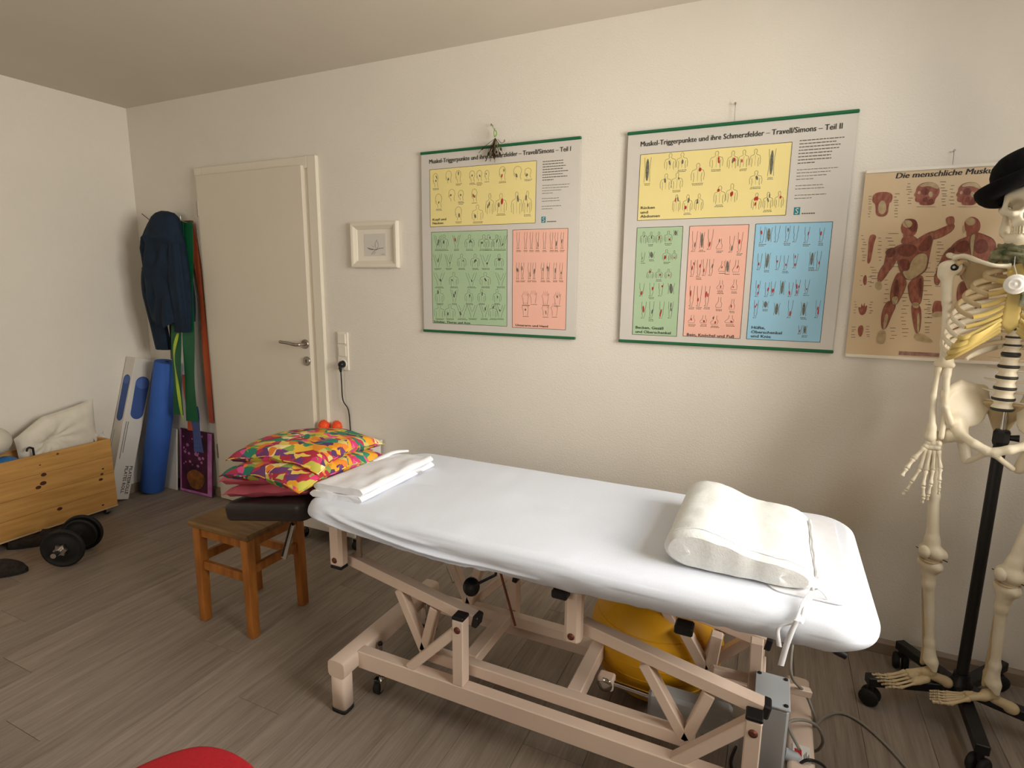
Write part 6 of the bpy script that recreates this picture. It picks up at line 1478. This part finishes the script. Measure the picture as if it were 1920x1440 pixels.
# ---- legs
for s_ in (-1, 1):
    lat = SXA * s_; hip = S_(s_ * .104, -.020, .956); kn = wy(1745, 1048, 2.14) if s_ < 0 else wy(1890, 1092, 2.06); kn.z = .548
    an = wy(1743, 1243, 2.13) if s_ < 0 else wy(1861, 1277, 2.085); an.z = .180
    # the lower legs hang turned: toes point to the left of the room
    td = Vector((-.93, -.34, 0)).normalized() if s_ < 0 else Vector((-.985, -.15, 0)).normalized(); ld = Vector((-td.y, td.x, 0)) * (-s_) * -1
    kd = (td + (-SYA) * .6).normalized(); kl = Vector((-kd.y, kd.x, 0))
    gt = hip + lat * .042 + Vector((0, 0, -.010))
    bone('femur', [(hip, hip + lat * .001, .0195, .0195), (hip, gt - lat * .008 + Vector((0, 0, -.016)), .011, .014), (gt, gt + Vector((0, 0, -.03)), .014, .015), (gt + Vector((0, 0, -.03)) - lat * .006, hip.lerp(kn, .5) + lat * .018, .0155, .0125), (hip.lerp(kn, .5) + lat * .018, hip.lerp(kn, .86) + lat * .004, .0125, .0155), (hip.lerp(kn, .86) + lat * .004, kn + Vector((0, 0, .022)), .0165, .022), (kn + kl * .020 + Vector((0, 0, .016)), kn + kl * .020 - kd * .012 + Vector((0, 0, .014)), .0185, .0175), (kn - kl * .020 + Vector((0, 0, .016)), kn - kl * .020 - kd * .012 + Vector((0, 0, .014)), .0185, .0175)], .014)
    MB().ball(kn + kd * .030 + Vector((0, 0, .020)), (.019, .012, .021), 16, 10, Matrix((kl, kd, Vector((0, 0, 1)))).transposed()).build('kneecap', 'bone', skel)
    MB().tube([kn + kl * .055 + Vector((0, 0, .008)), kn - kl * .055 + Vector((0, 0, .008))], .0014, 6).build('knee_pin', 'dark', skel)
    MB().lathe([(.030, -.003), (.032, 0), (.030, .003)], kn + Vector((0, 0, -.011)), (0, 0, 1), 22).build('meniscus', 'bone2', skel)
    tz = Vector((0, 0, -1))
    bone('tibia', [(kn + kl * .019 + tz * .026, kn - kl * .019 + tz * .026, .0165, .0165), (kn + tz * .028, kn.lerp(an, .25) + kd * .008, .020, .0130), (kn.lerp(an, .25) + kd * .008, kn.lerp(an, .8), .0125, .0105), (kn.lerp(an, .8), an + Vector((0, 0, .012)), .0105, .0165), (an + kl * .012 + Vector((0, 0, .01)), an + kl * .018 + tz * .012, .010, .007)], .014)
    fo = (kl * -1 if s_ > 0 else kl) if False else -kl * 1.0
    bone('fibula', [(kn - kl * .030 + tz * .045 - kd * .012, kn - kl * .028 + tz * .06 - kd * .012, .0085, .006), (kn - kl * .028 + tz * .06 - kd * .012, an - kl * .024 + Vector((0, 0, .03)), .0055, .0055), (an - kl * .024 + Vector((0, 0, .03)), an - kl * .024 + tz * .015, .0075, .0065)], .006, .0038, 'bone2')
    # foot
    fl_ = Vector((-td.y, td.x, 0)); G = .098; A = Vector((an.x, an.y, G))
    Fp = lambda a, b, c: A + td * a + fl_ * b + Vector((0, 0, c))
    med = 1 if s_ < 0 else -1          # inner side of the foot along fl_
    med = -med
    ft = bone('foot', [(Fp(-.055, 0, .018), Fp(-.062, 0, .016), .018, .0185), (Fp(-.055, 0, .022), Fp(-.012, 0, .038), .016, .014), (Fp(-.008, .0, .054), Fp(.012, .0, .050), .0165, .0145), (Fp(.012, .006 * med, .046), Fp(.030, .008 * med, .042), .013, .0125), (Fp(.010, -.010 * med, .030), Fp(.036, -.016 * med, .026), .012, .012), (Fp(.040, .010 * med, .040), Fp(.055, .013 * med, .036), .0105, .010), (Fp(.044, -.004 * med, .038), Fp(.055, -.004 * med, .034), .010, .0095), (Fp(.040, -.020 * med, .026), Fp(.052, -.022 * med, .024), .0105, .0095)], .003, .0034, 'bone2')
    for k in range(5):
        o0 = (.017 - .0105 * k) * med; o1 = (.024 - .0145 * k) * med; st = Fp(.060 - .003 * k, o0, .034 - .0025 * k); en = Fp(.118 - .005 * abs(k - 1), o1, .009); r = .0075 if k == 0 else .0055
        def fb(p, e, r): d = (e - p).normalized(); L_ = (e - p).length; MB().tube([p, p + d * .003, p + d * L_ * .3, p + d * L_ * .65, e - d * .004, e], [r * .9, r * 1.2, r * .75, r * .7, r * 1.1, r * .75], 8).build('toe_bone', 'bone2', ft)
        fb(st, en, r); q1 = en + td * .001; q2 = q1 + td * (.028 if k == 0 else .022) + fl_ * (.002 * med); fb(q1, q2, r * .85); q3 = q2 + td * (.019 if k == 0 else .011) + Vector((0, 0, -.002)); fb(q2 + td * .001, q3, r * .75)
        if k: fb(q3 + td * .001, q3 + td * .011 + Vector((0, 0, -.002)), r * .6)
# ---- skull
SK = Vector((0, -.012, 1.638))
def SKp(x, y, z): return S_(x + SK.x, y + SK.y, z + SK.z)
def skull_fn(x, y, z):
    X = np.abs(x)
    d = sd_ell(x, y, z, (0, .022, .046), (.070, .090, .068))
    d = smin(d, sd_ell(x, y, z, (0, -.046, .030), (.052, .040, .046)), .02)
    d = smin(d, sd_ell(x, y, z, (0, -.052, -.030), (.040, .034, .042)), .018)
    d = smin(d, sd_cap(X, y, z, (.012, -.083, .026), (.044, -.068, .026), .0085, .008), .010)
    d = smin(d, sd_cap(X, y, z, (.030, -.078, -.026), (.054, -.056, -.018), .010, .011), .010)
    d = smin(d, sd_cap(X, y, z, (.054, -.056, -.018), (.067, -.020, -.010), .0075, .0055), .006)
    d = smin(d, sd_cap(X, y, z, (.067, -.020, -.010), (.064, .012, -.006), .0055, .007), .006)
    d = smin(d, sd_cap(X, y, z, (.054, -.058, -.014), (.052, -.060, .024), .0065, .006), .006)
    d = smin(d, sd_cap(x, y, z, (0, -.088, .014), (0, -.094, -.006), .0065, .006), .008)
    d = smin(d, sd_cap(X, y, z, (.002, -.086, -.054), (.022, -.074, -.056), .011, .011), .010)
    d = smin(d, sd_cap(X, y, z, (.056, .018, -.020), (.054, .014, -.040), .011, .006), .012)
    d = smax(d, -sd_ell(X, y, z, (.0305, -.084, -.003), (.0185, .042, .0170)), .004)
    d = smax(d, -sd_ell(x, y, z, (0, -.088, -.031), (.0115, .042, .0165)), .003)
    d = smax(d, -sd_ell(X, y, z, (.094, -.040, .012), (.026, .030, .032)), .010)
    d = smax(d, -sd_ell(X, y, z, (.062, -.030, -.050), (.022, .030, .030)), .008)
    return d
skull = sdf_mesh('skull', skull_fn, (-.085, -.115, -.085), (.085, .125, .125), .0034, 'bone', skel, SKp)
def jaw_fn(x, y, z):
    X = np.abs(x); d = sd_cap(X, y, z, (.056, -.004, -.018), (.053, -.008, -.070), .0065, .010)
    d = smin(d, sd_cap(X, y, z, (.054, -.022, -.024), (.052, -.014, -.064), .0045, .010), .010)
    d = smin(d, sd_cap(X, y, z, (.052, -.012, -.078), (.034, -.060, -.094), .0085, .0095), .010)
    d = smin(d, sd_cap(X, y, z, (.034, -.060, -.094), (.010, -.084, -.098), .0100, .0115), .010)
    d = smin(d, sd_cap(X, y, z, (.0, -.088, -.100), (.010, -.085, -.102), .0115, .0105), .008)
    d = smin(d, sd_cap(X, y, z, (.034, -.060, -.086), (.008, -.082, -.086), .0075, .0075), .006)
    return d
jaw = sdf_mesh('lower_jaw', jaw_fn, (-.075, -.110, -.122), (.075, .015, .0), .0034, 'bone', skel, SKp)
for s_ in (-1, 1):
    for k in range(7):
        a = math.radians(7 + 12.5 * k)
        for up in (1, 0):
            rx, ry = (.0305, .040) if up else (.0285, .038); c = (s_ * rx * math.sin(a), -.052 - ry * math.cos(a), -.0665 if up else -.0775); wd = .0044 if k < 3 else .0048
            n_ = Vector((math.sin(a) * s_, -math.cos(a), 0)); t_ = Vector((math.cos(a) * s_, math.sin(a), 0)); mtx = Matrix((t_, n_, Vector((0, 0, 1)))).transposed().to_4x4(); mtx.translation = Vector(c)
            full = Matrix((SXA, SYA, Vector((0, 0, 1)))).transposed().to_4x4(); full.translation = SKp(0, 0, 0)
            MB().cbox((-wd / 2 - .0002, -.003, -.0065 if up else -.0045), (wd / 2 + .0002, .003, .005 if up else .006), .0012, full @ mtx).build('tooth', 'tooth', skull if up else jaw)
# ---- hat
hc = SKp(-.004, .010, .050); tilt_m = Matrix.Rotation(math.radians(-23), 4, SYA) @ Matrix.Rotation(math.radians(-4), 4, SXA)
hat = thing('hat', 'black felt bowler hat on the head of the skeleton', 'hat', hc)
def hatp(a, r, z, ey=1.12):
    v = SXA * (r * math.cos(a)) + SYA * (r * ey * math.sin(a)) + Vector((0, 0, z)); return hc + tilt_m @ v
def hat_rows(prof): return [[hatp(2 * PI * k / 64, r, z + (cu * .014 * (math.cos(4 * PI * k / 64)) if cu else 0)) for k in range(64)] for r, z, cu in prof]
crown = [(.084, -.012, 0), (.0855, .0, 0), (.087, .02, 0), (.087, .045, 0), (.083, .068, 0), (.073, .088, 0), (.056, .102, 0), (.034, .109, 0), (.010, .111, 0), (.001, .111, 0)]
m = MB().grid(hat_rows(crown), True, True).grid([r[::-1] for r in hat_rows([(max(.001, r - .0025), z - .0025, c) for r, z, c in crown])], True, True); m.build('crown', 'hat', hat)
brim = [(.082, -.004, 0), (.094, -.007, .1), (.106, -.008, .25), (.117, -.004, .4), (.125, .006, .5), (.129, .019, .5), (.128, .031, .5), (.124, .034, .5), (.121, .028, .5), (.119, .016, .5), (.113, .005, .4), (.104, -.002, .25), (.094, -.003, .1), (.082, -.001, 0)]
MB().grid(hat_rows(brim), True, True).build('brim', 'hat', hat)
band_ = [(.0862, .002, 0), (.0885, .004, 0), (.0895, .022, 0), (.0875, .026, 0)]
MB().grid(hat_rows(band_), True, True).build('hat_band', 'hatband', hat)
# ---- scarf and badge
sf_ = thing('scarf', 'green patterned scarf wound around the neck of the skeleton', 'scarf', S_(0, 0, 1.47))
for lay, (z, rx, ry, r) in enumerate(((1.497, .066, .058, .016), (1.515, .056, .050, .015))):
    rows = []
    for k in range(60):
        a = 2 * PI * k / 60; c = S_(rx * math.cos(a), -.010 + ry * math.sin(a) + spine_y(1.5) * .5, z + .008 * math.sin(2 * a + lay)); rd_ = SXA * math.cos(a) + SYA * math.sin(a)
        rows.append([c + (rd_ * math.cos(b) + Vector((0, 0, math.sin(b)))) * r * (1 + .22 * math.sin(5 * b + 3 * a) + .25 * vnoise(a * 3, b * 2, lay * 9)) for b in [2 * PI * j / 22 for j in range(22)]])
    MB().grid(rows + rows[:1], True, True).build('wrap', 'scarf', sf_)
drape([S_(.012, -.075, 1.500), S_(.030, -.098, 1.46), S_(.040, -.102, 1.41), S_(.045, -.100, 1.36)], [.014, .020, .026, .030], .35, 'hanging_end', 'scarf', sf_, 5, .16)
bc = S_(.000, STY - .034, 1.420); bn = (S_(-.12, -1, .05) - SO).normalized()
bd = thing('white_badge', 'round white badge with raised rings on the breastbone of the skeleton', 'badge', bc - Vector((0, 0, .026)))
MB().lathe([(.026, -.006), (.027, 0), (.024, .004), (.019, .0025), (.017, .006), (.011, .007), (.009, .005), (.004, .0075), (.0005, .008)], bc, bn, 32).build('disc', 'badge', bd)
MB().tube([bc - bn * .004 + Vector((0, 0, .022)), S_(-.012, STY - .006, 1.472), S_(-.016, STY + .02, 1.497)], .0012, 6).build('string', 'linen', bd)
